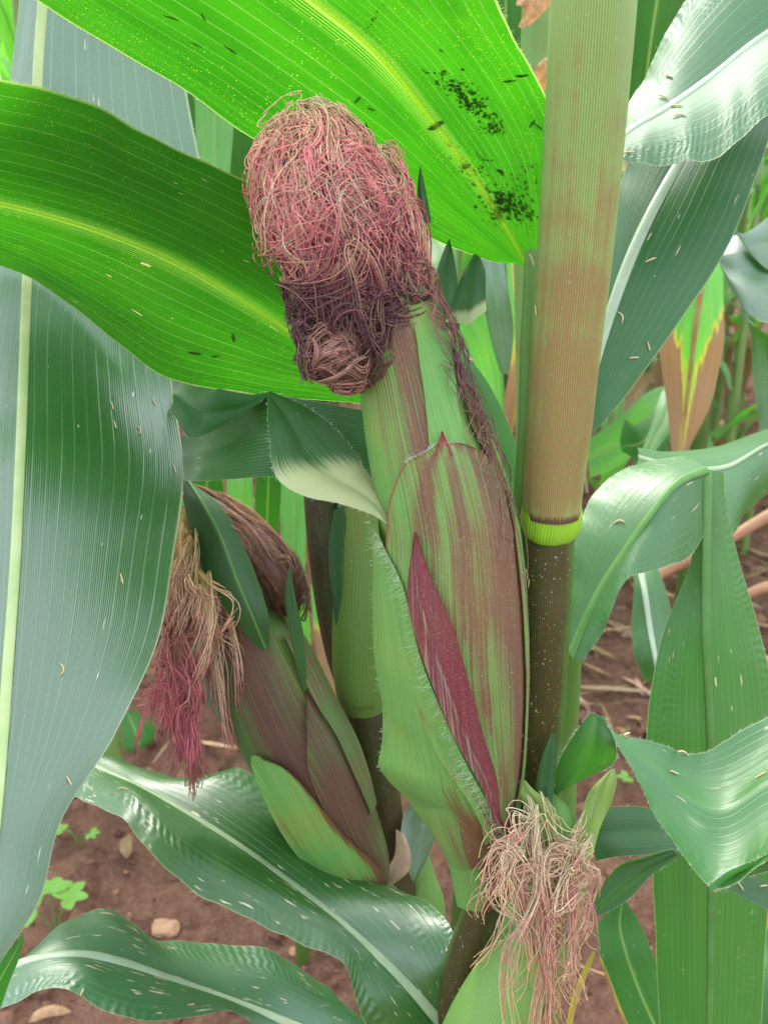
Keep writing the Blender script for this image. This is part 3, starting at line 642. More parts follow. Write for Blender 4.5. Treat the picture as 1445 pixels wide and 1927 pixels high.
# lobes beside it
0 and husk('husk_tip', [((742, 835), (748, 832)), ((750, 825), (775, 815)), ((775, 820), (802, 812)), ((790, 830), (812, 822))], 'bract', off=.003, m1=.6, nu=8, nv=14)
0 and husk('husk_tip', [((850, 812), (858, 808)), ((862, 815), (882, 818)), ((880, 826), (902, 842)), ((900, 850), (915, 868))], 'bract', off=.0028, m1=.9, nu=8, nv=14)
# right strip
husk('husk_leaf', [((928, 905), ('a', .52, -.35)), ((948, 1000), ('a', .60, -.35)), ((962, 1120), ('a', .68, -.35)), ((968, 1260), ('a', .77, -.35)), ((960, 1400), ('a', .86, -.3)), ((942, 1500), ('a', .93, -.1))], 'husk', off=.0030, m1=lambda U, V: .25 + .5 * sst(.3, 0, U) , nu=16)
# left outer husk with an angular corner
def outer_m1(U, V): return 1.1 * sst(.3, .75, V) * sst(.3, .65, U) * (1 - .9 * sst(.93, 1.0, U)) + .2 * np.exp(-((U - .97) / .03) ** 2)
go = G()
rows = [((706, 965), (712, 966)), ((708, 1000), (742, 1005)), ((712, 1080), (775, 1072)), ((714, 1160), (800, 1172)), ((718, 1240), (832, 1262)), ((720, 1340), (868, 1365)), ((718, 1405), (895, 1425)), ((712, 1438), (908, 1458)), ((728, 1466), (918, 1485)), ((758, 1496), (932, 1520)), ((800, 1552), (950, 1585)), ((850, 1615), (945, 1640)), ((868, 1665), (930, 1680)), ((872, 1700), (925, 1700))]
def outer(nu=44, nv=110):
    q = []
    for l, r in rows:
        tl, _ = ear.ta(*l); tr, ar = ear.ta(*r)
        dl = float(ear._i(proj(ear.c)[:, 2:3], tl)[0]) if True else 0
        L = P(l[0], l[1], dl - .004)
        R = ear.pt(tr, ar, .0042)
        q.append([*L, *R, tl, tr, ar])
    Q = spline(np.array(q), nv); u = np.linspace(0, 1, nu)
    L, R = Q[:, :3], Q[:, 3:6]; X = L[:, None] * (1 - u)[None, :, None] + R[:, None] * u[None, :, None]
    c = ear._i(ear.c, Q[:, 7]); toc = nrm(CAM - (L + R) / 2)
    wd = np.linalg.norm(R - L, axis=1)
    X = X + toc[:, None] * (np.sin(np.pi * u ** .75)[None, :, None] * (wd * .26)[:, None, None])
    # keep it outside of the ear surface
    sl = np.concatenate([[0], np.cumsum(np.linalg.norm(np.diff((L + R) / 2, axis=0), axis=1))])
    rr = ear._i(ear.r, Q[:, 7])[:, None]
    cc = ear._i(ear.c, Q[:, 7] * 1.0)[:, None]; Tn = ear._i(ear.T, Q[:, 7])[:, None]
    rel = X - cc; ax = (rel * Tn).sum(-1, keepdims=True); rad = rel - ax * Tn; ln = np.linalg.norm(rad, axis=-1, keepdims=True)
    mn = (rr + .0034)[..., None] * np.ones_like(ln)
    X = np.where((ln < mn) & (np.abs(ax) < .03), cc + ax * Tn + rad / np.maximum(ln, 1e-6) * mn, X)
    U, V = np.broadcast_arrays(u[None], np.linspace(0, 1, nv)[:, None])
    UV = np.stack([U * .35, np.broadcast_to(sl[:, None], U.shape)], -1)
    go.grid(X, UV, outer_m1(U, V), np.zeros_like(U)); return X
OX = outer()
# back side of the outer husk so that it has a body
Bk = np.stack([OX[:, 0], OX[:, 0] + (OX[:, 30] - OX[:, 0]) * .3 + nrm(OX[:, 0] - CAM) * .012, OX[:, 30] + nrm(OX[:, 30] - CAM) * .03], 1)
go.grid(Bk, np.stack(np.broadcast_arrays(np.linspace(0, .2, 3)[None], np.linspace(0, .2, len(Bk))[:, None]), -1), .1)
oh = go.build('husk_leaf', M['husk_green'], ear_o); oh['label'] = 'green outer husk leaf with a white-haired edge'
# narrow red bract
husk('bract', [((783, 955), (786, 955)), ((782, 990), (798, 990)), ((781, 1040), (818, 1045)), ((783, 1090), (838, 1092)), ((797, 1150), (857, 1150)), ((815, 1205), (873, 1208)), ((835, 1262), (884, 1262)), ((856, 1320), (895, 1318)), ((876, 1372), (906, 1370)), ((893, 1420), (914, 1415)), ((905, 1462), (918, 1460)), ((925, 1500), (928, 1500))],
    'bract', off=.0052, edge=.0004, m1=lambda U, V: .34 + .5 * sst(.30, .5, U) - .45 * np.exp(-((U - .40) / .05) ** 2), nu=20, nv=80, label='narrow dark red bract with a pale centre line', lift=lambda U, V: .0012 * np.exp(-((U - .5) / .2) ** 2))
# small side tips at the right silhouette
def tip(a, b_, c, w, mat, parent, d, m1=.3):
    st = []
    for t in np.linspace(0, 1, 6):
        x = (1 - t) ** 2 * a[0] + 2 * t * (1 - t) * b_[0] + t * t * c[0]; y = (1 - t) ** 2 * a[1] + 2 * t * (1 - t) * b_[1] + t * t * c[1]
        ww = w * max(.03, math.sin(math.pi * (.5 + t * .5)) ** .8 if t > 0 else 1)
        dx, dy = c[0] - a[0], c[1] - a[1]; l = math.hypot(dx, dy); nx, ny = -dy / l, dx / l
        if nx > 0: nx, ny = -nx, -ny
        st.append((x + nx * ww, y + ny * ww, d + .002, x, y, d - .001, x - nx * ww, y - ny * ww, d + .002))
    g = G(); r = Ribbon(st, nu=8, nv=24, arch=.05); r.add(g, m1); o = g.build('husk_tip', M[mat], parent); return r
tip((955, 1010), (945, 930), (925, 858), 15, 'husk', ear_o, .405, .35)
tip((800, 420), (793, 370), (790, 312), 12, 'leaf_kink', ear_o, .372, 0)
tip((700, 300), (697, 270), (688, 230), 12, 'leaf_kink', ear_o, .371, 0)
tip((905, 830), (905, 790), (897, 755), 9, 'husk_green', ear_o, .412, .1)
tip((835, 620), (838, 530), (845, 450), 30, 'leaf_kink', main, .432, 0)
K0 = hand_leaf('leaf', [(838, 606, .428, 880, 612, .425, 915, 585, .43), (850, 570, .43, 885, 560, .427, 914, 545, .43), (868, 520, .432, 893, 510, .43, 913, 510, .433), (893, 476, .434, 897, 474, .434, 902, 478, .434)],
     'leaf_kink', main, nu=12, nv=24, arch=.08, m2=lambda U, V: .7 * sst(.35, .05, V))
# hairs on the ear
h = G()
E = OX[4:90, -1]; toc = nrm(CAM - E)
hairs(h, E, -RT * .9 + toc * .25 - UPV * .35 + 0 * E, 170, .0085, .000045, .38, 4)
hairs(h, OX[5:90, -4], -RT * .7 + toc[:85] * .2 - UPV * .5 + 0 * OX[5:90, 0], 130, .0055, .00004, .5, 6)
hairs(h, OX[5:60, 0], -RT + 0 * OX[5:60, 0], 50, .003, .00005, .4, 5)
rr_ = [ear.pt(t, a, .0035) for t, a in zip(rng.uniform(.40, .85, 700), rng.uniform(.1, 1.9, 700))]
hairs(h, np.array(rr_)[:, None].repeat(2, 1).reshape(-1, 3), nrm(CAM - np.array(rr_)).repeat(2, 0) * .4 + UPV * .8, 500, .0012, .00004, .5, 9)
rim = ho.data; hr = HX[0:25, 0]; hairs(h, hr, UPV + 0 * hr, 60, .0025, .00005, .5, 10); hr = HX[0:3].reshape(-1, 3); hairs(h, hr, UPV * .8 + nrm(CAM - hr) * .5, 30, .002, .00004, .6, 12)
tag(h.build('husk_hair', M['hair'], ear_o), kind='stuff')

# the kinked blade of the outer husk
KL = hand_leaf('husk_blade', [(736, 992, .388, 729, 986, .386), (708, 925, .398, 697, 967, .386), (692, 893, .404, 640, 948, .384), (672, 858, .408, 575, 934, .384), (636, 812, .410, 522, 900, .386), (580, 768, .411, 507, 820, .392), (508, 736, .412, 503, 742, .41)],
    'leaf_kink', ear_o, nu=26, nv=60, arch=.10, seed=31, hair=140, m2=lambda U, V: 1.0 * sst(.86, .22, V + .25 * (.6 - U)), label='kinked green blade with a pale cream collar')
# strap blade passing behind, and glossy folded part
hand_leaf('leaf', [(700, 775, .44, 700, 900, .43), (600, 757, .445, 610, 892, .43), (508, 744, .452, 512, 896, .43), (440, 775, .475, 420, 903, .455), (375, 815, .50, 340, 905, .49), (290, 820, .53, 240, 900, .53)],
    'leaf_kink', main, nu=18, nv=50, arch=-.08, seed=33, hair=60, label='narrow strap blade passing behind the kinked husk blade',
    extra=[dict(st=[(506, 738, .448, 506, 745, .447), (470, 742, .462, 440, 790, .445), (400, 728, .475, 372, 823, .447), (340, 712, .51, 325, 780, .49), (290, 700, .54, 270, 740, .54)], nu=16, nv=40, arch=-.1)])

# ================================================================ silk
GOLD = np.array([.66, .52, .25]); CREAM = np.array([.82, .68, .44]); PINK = np.array([.64, .22, .20]); MAG = np.array([.38, .09, .12]); DPUR = np.array([.10, .035, .045]); BRN = np.array([.20, .11, .075]); GRN = np.array([.30, .36, .11])
def ramp(x, xs, cs):
    x = np.asarray(x); cs = np.array(cs); o = np.zeros(x.shape + (3,))
    for k in range(3): o[..., k] = np.interp(x, xs, cs[:, k])
    return o
# silk mass of the big ear: its own tube along the ear tip
sm = Tube([(566, 206, .372, 8), (572, 218, .3715, 30), (580, 240, .371, 46), (590, 280, .370, 68), (602, 325, .369, 86), (626, 385, .369, 102), (650, 440, .371, 100), (672, 510, .374, 94), (674, 560, .377, 88), (684, 605, .380, 84), (706, 640, .383, 78), (735, 672, .386, 70)], n=90, flat=.8)
def silk_curves(tube, n, k, t0, t1, amp, curl, r0, r1, seed, a0=-.3, a1=3.5, drift=.3, cfun=None, len_=(.25, .6), tsk=1.0, cf=(2, 7), per=7, spr=.07, fine=.035, lump=.0):
    """locks of strands lying over a tube: guides wander, strands follow their guide"""
    r = np.random.default_rng(seed); m = max(4, n // per); gi = np.repeat(np.arange(m), per)[:n]; gi = np.concatenate([gi, r.integers(0, m, n - len(gi))])
    s = np.linspace(0, 1, k)[None]
    gt = t0 + (t1 - t0) * r.random((m, 1)) ** tsk; gL = r.uniform(*len_, (m, 1)); ga = r.uniform(a0, a1, (m, 1))
    T = gt + gL * s; A = ga + drift * r.normal(0, 1, (m, 1)) * s
    for _ in range(2):
        f = r.uniform(.6, 2.6, (m, 1)); p = r.uniform(0, 6.28, (m, 1))
        A = A + amp * r.normal(0, 1, (m, 1)) * np.sin(f * s * 3.14 + p); T = T + curl * r.normal(0, 1, (m, 1)) * np.sin(f * 1.3 * s * 3.14 + p * 1.7)
    goff = r.uniform(r0, r1, (m, 1)) + (r1 - r0) * .6 * np.sin(r.uniform(.5, 3, (m, 1)) * s * 3.14 + r.uniform(0, 6, (m, 1)))
    open_ = .35 + 1.1 * s ** 1.2
    t = T[gi] + spr * .25 * r.normal(0, 1, (n, 1)); a = A[gi] + spr * r.normal(0, 1, (n, 1)) * open_
    for _ in range(2):
        f = r.uniform(*cf, (n, 1)); p = r.uniform(0, 6.28, (n, 1)); w_ = s ** .6
        a = a + fine * r.normal(0, 1, (n, 1)) * np.sin(f * s * 3.14 + p) * w_; t = t + fine * .16 * r.normal(0, 1, (n, 1)) * np.cos(f * s * 3.14 + p) * w_
    goff = goff + lump * (np.sin(T * 17 + A * 1.3 + seed) * np.sin(A * 2.6 + T * 6) + .6 * np.sin(T * 31 + A * 2.1))
    off = np.maximum(goff[gi] + r.normal(0, .0007, (n, 1)) + .0006 * np.sin(r.uniform(2, 8, (n, 1)) * s * 3.14), r0)
    t = np.where(t < 0, -t * .5, t); X = tube.pt(np.clip(t, 0.0, 1.0), a, off)
    q = np.clip(r.random((m, 1))[gi] * .6 + r.random((n, 1)) * .4, 0, 1)
    return X, cfun(np.clip(t, 0, 1), q, s, r)
def big_c(t, q, s, r):
    n = len(q)
    base = ramp(t + r.normal(0, .05, (n, 1)), [0, .12, .3, .5, .60, .70, .85, 1], [GOLD * .8 + GRN * .2, (GOLD + PINK) / 2, PINK * 1.15, PINK, MAG, DPUR * 1.3, DPUR * .9, BRN])
    alt = ramp(t, [0, .2, .45, .6, .7, .85, 1], [CREAM, GOLD, CREAM * .75, (GOLD + PINK) / 2, BRN * 1.2, BRN, BRN * 1.2])
    k = ((q > .55) * 1.0)[..., None] * r.uniform(.4, 1, (n, 1, 1))
    c = base * (1 - k) + alt * k
    return c * r.uniform(.8, 1.35, (n, 1, 1))
sp = thing  # alias unused
g = G()
X, c = silk_curves(sm, 1500, 40, .0, .40, .10, .010, -.003, .003, 11, len_=(.28, .5), cfun=big_c, drift=.22, per=12, spr=.06, lump=.0022); strands(g, X, rng.uniform(.00020, .00036, 1500), c)
X, c = silk_curves(sm, 420, 40, .0, .42, .16, .015, .0005, .0042, 12, len_=(.2, .4), cfun=big_c, cf=(3, 8), fine=.07, per=5); strands(g, X, rng.uniform(.00018, .00032, 420), c)
X, c = silk_curves(sm, 120, 44, .05, .5, .45, .05, .001, .0065, 13, len_=(.05, .22), cfun=big_c, cf=(3, 9), per=3, fine=.14); strands(g, X, rng.uniform(.00014, .00022, 120), c)
# flyaway locks at the left side and crest
X, c = silk_curves(sm, 260, 40, .02, .34, .25, .04, .001, .0075, 19, len_=(.06, .2), cfun=big_c, a0=2.5, a1=3.7, cf=(3, 9), per=5, fine=.10); strands(g, X, rng.uniform(.00016, .00028, 260), c)
X, c = silk_curves(sm, 70, 44, .0, .5, .6, .05, .004, .012, 23, len_=(.04, .16), cfun=big_c, a0=1.8, a1=4.0, cf=(2, 6), per=2, fine=.2); strands(g, X, rng.uniform(.00012, .00020, 70), c)
# tuft at the right (second tip)
tuft = Tube([(694, 278, .371, 5), (704, 296, .370, 28), (722, 330, .369, 36), (736, 390, .369, 36), (756, 470, .372, 34), (780, 560, .376, 28), (812, 640, .381, 18)], n=50, flat=.8)
X, c = silk_curves(tuft, 460, 36, .0, .45, .14, .02, -.002, .0012, 14, len_=(.25, .6), cfun=big_c, a0=-.5, a1=3.6, per=6); strands(g, X, rng.uniform(.00018, .00030, 460), c)
s1 = tag(g.build('fresh_silk', M['silk'], ear_o), kind='stuff'); s1['label'] = 'pink and golden silk strands, still fresh'
g = G()
X, c = silk_curves(sm, 900, 44, .50, .84, .30, .04, -.001, .0045, 15, len_=(.05, .22), cfun=big_c, cf=(2, 8)); strands(g, X, rng.uniform(.00018, .00034, 900), c)
X, c = silk_curves(sm, 260, 50, .48, .84, .5, .06, .002, .008, 16, len_=(.03, .2), cfun=big_c, cf=(3, 9)); strands(g, X, rng.uniform(.00014, .00030, 260), c)
# dried clump at the lower left
cl = Tube([(612, 610, .374, 22), (625, 645, .372, 42), (640, 680, .371, 46), (648, 715, .372, 38), (645, 738, .374, 14)], n=40)
cb = lambda t, q, s, r: np.broadcast_to((BRN * 1.6 * (1 - q[..., None] * .5) + PINK * .35 * q[..., None]), t.shape + (3,)) * r.uniform(.7, 1.4, (len(q), 1, 1))
X, c = silk_curves(cl, 420, 30, .0, .9, .9, .06, -.001, .0015, 17, len_=(-.1, .25), cfun=cb, a0=-3.1, a1=3.1, drift=1.5); strands(g, X, .0002, c)
cl2 = Tube([(590, 560, .374, 30), (588, 620, .373, 26), (592, 680, .372, 18), (600, 730, .372, 14), (612, 755, .373, 4)], n=40)
X, c = silk_curves(cl2, 200, 30, .0, .5, .7, .05, -.002, .002, 18, len_=(.1, .5), cfun=lambda t, q, s, r: big_c(np.clip(.75 + .25 * t, 0, 1), q, s, r), a0=-1, a1=4); strands(g, X, .0002, c)
# dangling strands on the right
r = np.random.default_rng(21); n = 42; k = 36; s = np.linspace(0, 1, k)[None]
t = r.uniform(.10, .32, (n, 1)) + r.uniform(.04, .24, (n, 1)) * s; a = r.uniform(.1, .75, (n, 1)) + .5 * (s - .5) * r.normal(0, 1, (n, 1)) + .14 * r.normal(0, 1, (n, 1)) * np.sin(r.uniform(3, 12, (n, 1)) * s * 3 + r.uniform(0, 6, (n, 1)))
X = ear.pt(np.clip(t, 0, .56), a, r.uniform(.002, .0045, (n, 1)) + .001 * np.sin(s * 9)); c = ramp(t, [.1, .25, .35, .5, .6], [PINK, DPUR * 1.8, BRN * 1.3, BRN, BRN]) * r.uniform(.7, 1.3, (n, 1, 1))
strands(g, X, .0002, c)
tag(g.build('withered_silk', M['silk'], ear_o), kind='stuff')['label'] = 'matted dark purple and brown withered silk'
# solid silk mat underneath the strands
g = G(); sm.mesh(g, 50, off=-.0045, col=lambda t, a: ramp(t, [0, .3, .5, .6, .7, 1], [GOLD * .9, PINK * .6 + GOLD * .25, PINK * .7, MAG * .5, DPUR * .5, DPUR * .5]))
tuft.mesh(g, 30, off=-.002, col=lambda t, a: ramp(t, [0, .5, 1], [GOLD * .6, PINK * .5, DPUR]))
cl.mesh(g, 24, off=-.001, col=lambda t, a: np.broadcast_to(BRN * .6, t.shape + (3,)))
M['mat'] = simple_mat('silk_mat', (.5, .5, .5), (1.3, 1.3, 1.3), 900, .9, .1, colattr=True, bump=1.0, bd=.002)
g.build('silk_mat', M['mat'], ear_o)

# ---------------------------------------------------------------- small ear at lower right
se = Tube([(1035, 1475, .45, 2), (1040, 1520, .448, 46), (1048, 1600, .452, 66), (1042, 1700, .458, 70), (1020, 1790, .465, 60), (980, 1880, .475, 50)], n=60)
g = G(); se.mesh(g, 40, t0=0.0, off=-.004, m1=.15); se_o = g.build('ear', M['husk_green'], main); se_o['label'] = 'small young ear hidden by loose cream and pink silk'
def ptip(st, mat='husk_green', m1=.0, m2=None, parent=None, nm='husk_tip', **k):
    g = G(); r = Ribbon(st, nu=12, nv=30, **k); r.add(g, m1, m2); o = g.build(nm, M[mat], parent); return r
M['husk_pale'] = husk_mat('pale_torn_husk', green=(.30, .46, .10), green2=(.42, .55, .18), fuzz=.1, tf=.35)
ptip([(978, 1472, .437, 988, 1468, .436), (972, 1490, .437, 1004, 1486, .435), (985, 1515, .438, 1022, 1500, .434), (1000, 1560, .438, 1042, 1530, .434), (1015, 1600, .44, 1050, 1590, .436)], 'husk_pale', parent=se_o, arch=.25)
ptip([(1148, 1448, .452, 1156, 1446, .452), (1108, 1490, .446, 1160, 1472, .45), (1092, 1540, .441, 1150, 1510, .447), (1085, 1575, .441, 1128, 1560, .445), (1080, 1620, .44, 1115, 1610, .443)], 'husk_pale', parent=se_o, arch=.2)
ptip([(1036, 1380, .436, 1042, 1378, .436), (1018, 1430, .438, 1048, 1425, .437), (1008, 1480, .44, 1042, 1480, .438), (1005, 1520, .441, 1038, 1520, .438)], 'leaf_kink', parent=se_o, arch=.2, nm='husk_blade')
def hang(n, k, x0, y0, x1, y1, dx, dep, seed, cf, wig=14, curl=1.0, rad=(.00013, .00024), sag=0, y1s=90, per=8, lock=5.0):
    r = np.random.default_rng(seed); s = np.linspace(0, 1, k)[None]; m = max(3, n // per); gi = r.integers(0, m, n)
    sx = r.uniform(x0[0], x0[1], (m, 1)); sy = r.uniform(y0[0], y0[1], (m, 1)); ex = r.normal(x1, dx, (m, 1)); ey = np.maximum(r.normal(y1, y1s, (m, 1)), sy + 15)
    px = sx + (ex - sx) * s ** .8; py = sy + (ey - sy) * s; px = px + sag * np.clip(r.normal(0, 1, (m, 1)), -1.6, 1.6) * np.sin(s * 3.14)
    for _ in range(2):
        f = r.uniform(.6, 2.6, (m, 1)); p = r.uniform(0, 6.28, (m, 1)); q_ = np.clip(r.normal(0, .7, (m, 1)), -1.4, 1.4)
        px = px + wig * q_ * (np.sin(f * s * 3.14 + p) - np.sin(p)); py = py + wig * .8 * curl * q_ * (np.sin(f * 1.4 * s * 3.14 + p * 2) - np.sin(p * 2))
    d = dep + r.uniform(-.010, .006, (m, 1)) - .006 * np.sin(s * 3.14)
    px, py, d = px[gi], py[gi], d[gi] + r.normal(0, .0012, (n, 1))
    px = px + lock * r.normal(0, 1, (n, 1)) * (.4 + 1.2 * s); py = py + lock * 1.2 * r.normal(0, 1, (n, 1)) * (.5 + s)
    for _ in range(2):
        f = r.uniform(1.5, 6, (n, 1)); p = r.uniform(0, 6.28, (n, 1)); q_ = np.clip(r.normal(0, .5, (n, 1)), -1, 1) * wig * .42
        px = px + q_ * (np.sin(f * s * 3.14 + p) - np.sin(p)); py = py + q_ * .8 * (np.cos(f * s * 3.14 + p) - np.cos(p))
    d = d + .002 * np.sin(s * r.uniform(2, 9, (n, 1)) + r.uniform(0, 6, (n, 1)))
    X = CAM + RT * ((px - 722.5) / FP * d)[..., None] - UPV * ((py - 963.5) / FP * d)[..., None] + FWD * d[..., None]
    return X, cf(s, np.clip(r.random((m, 1))[gi] * .6 + .4 * r.random((n, 1)), 0, 1), r), r.uniform(*rad, n)
def c2(s, q, r):
    n = len(q); b1 = ramp(s + r.normal(0, .08, (n, 1)), [0, .2, .45, .7, 1], [GRN * .5 + CREAM * .5, CREAM, CREAM * .6 + PINK * .4, PINK * 1.1, GOLD * .9]); b2 = ramp(s + 0 * q, [0, .35, .6, 1], [CREAM, CREAM * np.array([.95, .8, .7]), PINK * .5 + CREAM * .4, GOLD * np.array([.95, .8, .75])])
    k = ((q > .40) * 1.0)[..., None]; return (b1 * (1 - k) + b2 * k) * r.uniform(.7, 1.25, (n, 1, 1))
g = G()
for a in (dict(n=70, k=34, x0=(985, 1030), y0=(1480, 1560), x1=1030, y1=1730, dx=26, dep=.437, seed=46, cf=c2, wig=18, sag=12),
          dict(n=95, k=34, x0=(1020, 1115), y0=(1525, 1625), x1=1050, y1=1760, dx=26, dep=.437, seed=41, cf=c2, wig=16),
          dict(n=65, k=34, x0=(1060, 1140), y0=(1545, 1650), x1=1085, y1=1700, dx=26, dep=.436, seed=42, cf=c2, wig=20, sag=14),
          dict(n=100, k=40, x0=(980, 1030), y0=(1540, 1640), x1=955, y1=1690, dx=35, dep=.434, seed=43, cf=c2, wig=26, sag=20, y1s=60),
          dict(n=120, k=40, x0=(1010, 1110), y0=(1660, 1760), x1=1035, y1=1950, dx=26, dep=.44, seed=44, cf=lambda s, q, r: c2(.55 + .45 * s, q, r), wig=15),
          dict(n=40, k=44, x0=(960, 1130), y0=(1560, 1700), x1=1040, y1=1780, dx=80, dep=.43, seed=45, cf=c2, wig=30, sag=26, rad=(.00010, .00016))):
    X, c, rd = hang(**a); strands(g, X, rd, c)
tag(g.build('loose_silk', M['silk'], se_o), kind='stuff')['label'] = 'loose curly cream and pink silk hanging down'

# ================================================================ SECOND PLANT
b2 = P(760, 1760, .66)
p2 = thing('corn_plant', (b2[0], b2[1], 0), 'dark-stemmed corn plant behind the large ear, bearing a drooping purple-husked ear', 'corn plant')
t2 = Tube([(600, 500, .56, 34), (603, 760, .57, 35), (608, 940, .575, 36), (625, 1080, .58, 40), (655, 1220, .585, 44), (690, 1320, .59, 46), (706, 1450, .60, 42), (720, 1560, .615, 42), (742, 1680, .635, 44), (770, 1790, .66, 44), (Vector((b2[0], b2[1], .1)), .016), (Vector((b2[0], b2[1], -.02)), .017)], n=120)
g = G(); t2.mesh(g, 44, m1=.75); g.build('stem', M['stem_dark'], p2)
ts = Tube([(690, 900, .565, 50), (688, 1000, .567, 56), (684, 1120, .572, 58), (680, 1230, .578, 56), (682, 1300, .583, 50), (684, 1332, .586, 42)], n=60)
g = G(); ts.mesh(g, 44, m1=lambda t, a: .1 + .35 * sst(.4, 0, t), m2=lambda t, a: .6 * np.exp(-((t - .93) / .03) ** 2) * (np.abs(a - 1.6) < .5)); g.build('leaf_sheath', stalk_mat('olive_sheath', a=(.09, .18, .035), bb=(.12, .21, .04), red=(.17, .13, .04), nl=60), p2)
# leaf edge line and thin blades beside the sheath
hand_leaf('leaf', [(628, 960, .555, 650, 950, .553), (618, 1040, .558, 668, 1030, .553), (625, 1120, .56, 660, 1110, .556), (632, 1180, .565, 640, 1180, .562)], 'leaf_kink', p2, nu=8, nv=20, m1=lambda U, V: .3 * U)
hand_leaf('leaf', [(790, 1488, .60, 800, 1490, .60), (758, 1540, .60, 820, 1560, .61), (756, 1600, .59, 806, 1610, .605), (775, 1655, .585, 778, 1662, .59)], 'leaf_top', p2, nu=12, nv=30, arch=.1)
hand_leaf('leaf', [(800, 1480, .62, 812, 1500, .61), (762, 1530, .61, 770, 1560, .60), (748, 1600, .595, 772, 1620, .585), (705, 1668, .585, 742, 1668, .58), (690, 1676, .585, 700, 1680, .585)], 'dry', p2, nu=8, nv=24, arch=.15) if False else None
g = G(); Ribbon([(745, 1560, .59, 760, 1570, .588), (742, 1610, .588, 772, 1602, .58), (715, 1655, .586, 768, 1640, .578), (700, 1676, .586, 735, 1668, .582)], nu=10, nv=24, arch=.1).add(g, .0, 0)
g.build('husk_tip', simple_mat('pinkish_husk', (.42, .26, .20), (.50, .40, .24), 400, .6, .3, .3, (.5, .3, .2)), p2)
g = G(); Tube([(788, 1560, .63, 8), (790, 1640, .635, 26), (800, 1700, .64, 36), (800, 1780, .66, 38)], n=16).mesh(g, 20, m1=.1); g.build('lower_sheath', M['sheath_green'], p2)

e2 = Tube([(405, 960, .555, 30), (420, 1060, .553, 52), (450, 1160, .552, 76), (490, 1260, .552, 92), (535, 1360, .555, 96), (590, 1460, .56, 92), (640, 1560, .567, 74), (680, 1630, .574, 50), (702, 1680, .58, 26)], n=110)
g = G(); e2.mesh(g, 70, m1=lambda t, a: .68 + .32 * np.cos(a * 3 + 1) * (t < .6) + .25 * sst(.4, .6, t), nt=130)
e2o = g.build('ear', M['husk_dark'], p2); e2o['label'] = 'drooping ear in dark purple-brown husks'
husk('husk_leaf', [((478, 1392), (492, 1396)), ((484, 1420), (535, 1418)), ((510, 1480), (580, 1470)), ((545, 1545), (622, 1525)), ((585, 1600), (668, 1580)), ((630, 1645), (700, 1625)), ((668, 1672), (716, 1650)), ((690, 1684), (712, 1675))], 'husk_green', parent=e2o, tube=e2, off=.0042, edge=.002, m1=lambda U, V: 1.0 * sst(.45, .8, V) * sst(.25, .6, U) + .7 * sst(.86, 1, U) + .2, nu=30, label='light green outer husk leaf')
husk('husk_leaf', [((560, 1290), (572, 1290)), ((562, 1360), (610, 1340)), ((570, 1440), (650, 1420)), ((610, 1520), (690, 1510)), ((660, 1590), (712, 1590)), ((700, 1640), (716, 1640))], 'husk_dark', parent=e2o, tube=e2, off=.002, m1=.85, nu=24)
husk('husk_leaf', [((520, 1190), (600, 1180)), ((560, 1280), (622, 1270)), ((600, 1350), (645, 1340)), ((640, 1430), (668, 1420)), ((675, 1510), (690, 1505))], 'husk_dark', parent=e2o, tube=e2, off=.003, m1=.62, nu=16)
# pale collar and the blade that hangs behind
g = G(); Ribbon([(432, 1335, .545, 445, 1333, .543), (435, 1370, .54, 478, 1350, .538), (455, 1400, .54, 500, 1378, .537), (480, 1402, .54, 525, 1402, .538)], nu=10, nv=20, arch=.3).add(g, 0, .0)
g.build('collar', M['husk_pale'], e2o)
hand_leaf('husk_blade', [(440, 1390, .55, 455, 1400, .55), (395, 1330, .56, 440, 1360, .553), (368, 1270, .565, 418, 1290, .556), (365, 1210, .565, 405, 1230, .56), (380, 1150, .565, 400, 1160, .565)], 'leaf_top', e2o, nu=12, nv=26, arch=.1)
# long green tip blades
B1 = hand_leaf('husk_blade', [(344, 900, .535, 350, 897, .535, 356, 905, .535), (347, 950, .528, 380, 945, .522, 412, 948, .528), (368, 1030, .525, 415, 1010, .515, 455, 1020, .521), (400, 1110, .518, 445, 1090, .509, 486, 1095, .515), (450, 1180, .515, 475, 1160, .509, 505, 1160, .513), (492, 1225, .518, 500, 1220, .517, 508, 1215, .518)], 'leaf_kink', e2o, nu=16, nv=50, arch=.06, rib=(.0012, .0006, .5), ribmat='midrib_green')
hand_leaf('husk_blade', [(543, 1070, .520, 546, 1068, .520), (536, 1120, .520, 556, 1125, .518), (546, 1190, .522, 571, 1190, .520), (560, 1260, .525, 577, 1260, .523), (572, 1300, .528, 576, 1300, .528)], 'leaf_kink', e2o, nu=8, nv=24, arch=.1)
# band of dried silk, golden silk, falling pink silk
def c_band(s, q, r): n = len(q); return ramp(s + r.normal(0, .06, (n, 1)), [0, .45, .7, 1], [np.array([.60, .32, .18]), np.array([.52, .27, .17]), np.array([.22, .10, .06]), np.array([.15, .065, .045])]) * r.uniform(.6, 1.35, (n, 1, 1))
bt = Tube([(345, 920, .545, 10), (385, 945, .54, 24), (440, 985, .536, 33), (490, 1035, .534, 34), (525, 1080, .535, 36), (545, 1130, .54, 28), (552, 1170, .545, 8)], n=50)
g = G()
X, c = silk_curves(bt, 460, 30, 0, .55, .14, .008, -.0012, .0008, 51, len_=(.3, .6), cfun=lambda t, q, s, r: c_band(t, q, r), a0=-3.1, a1=3.1, drift=.5); strands(g, X, .00022, c)
X, c = silk_curves(bt, 120, 30, .5, .8, .6, .04, -.001, .003, 52, len_=(.1, .3), cfun=lambda t, q, s, r: c_band(t, q, r) * .8, a0=-3.1, a1=3.1, drift=.9); strands(g, X, .0002, c)
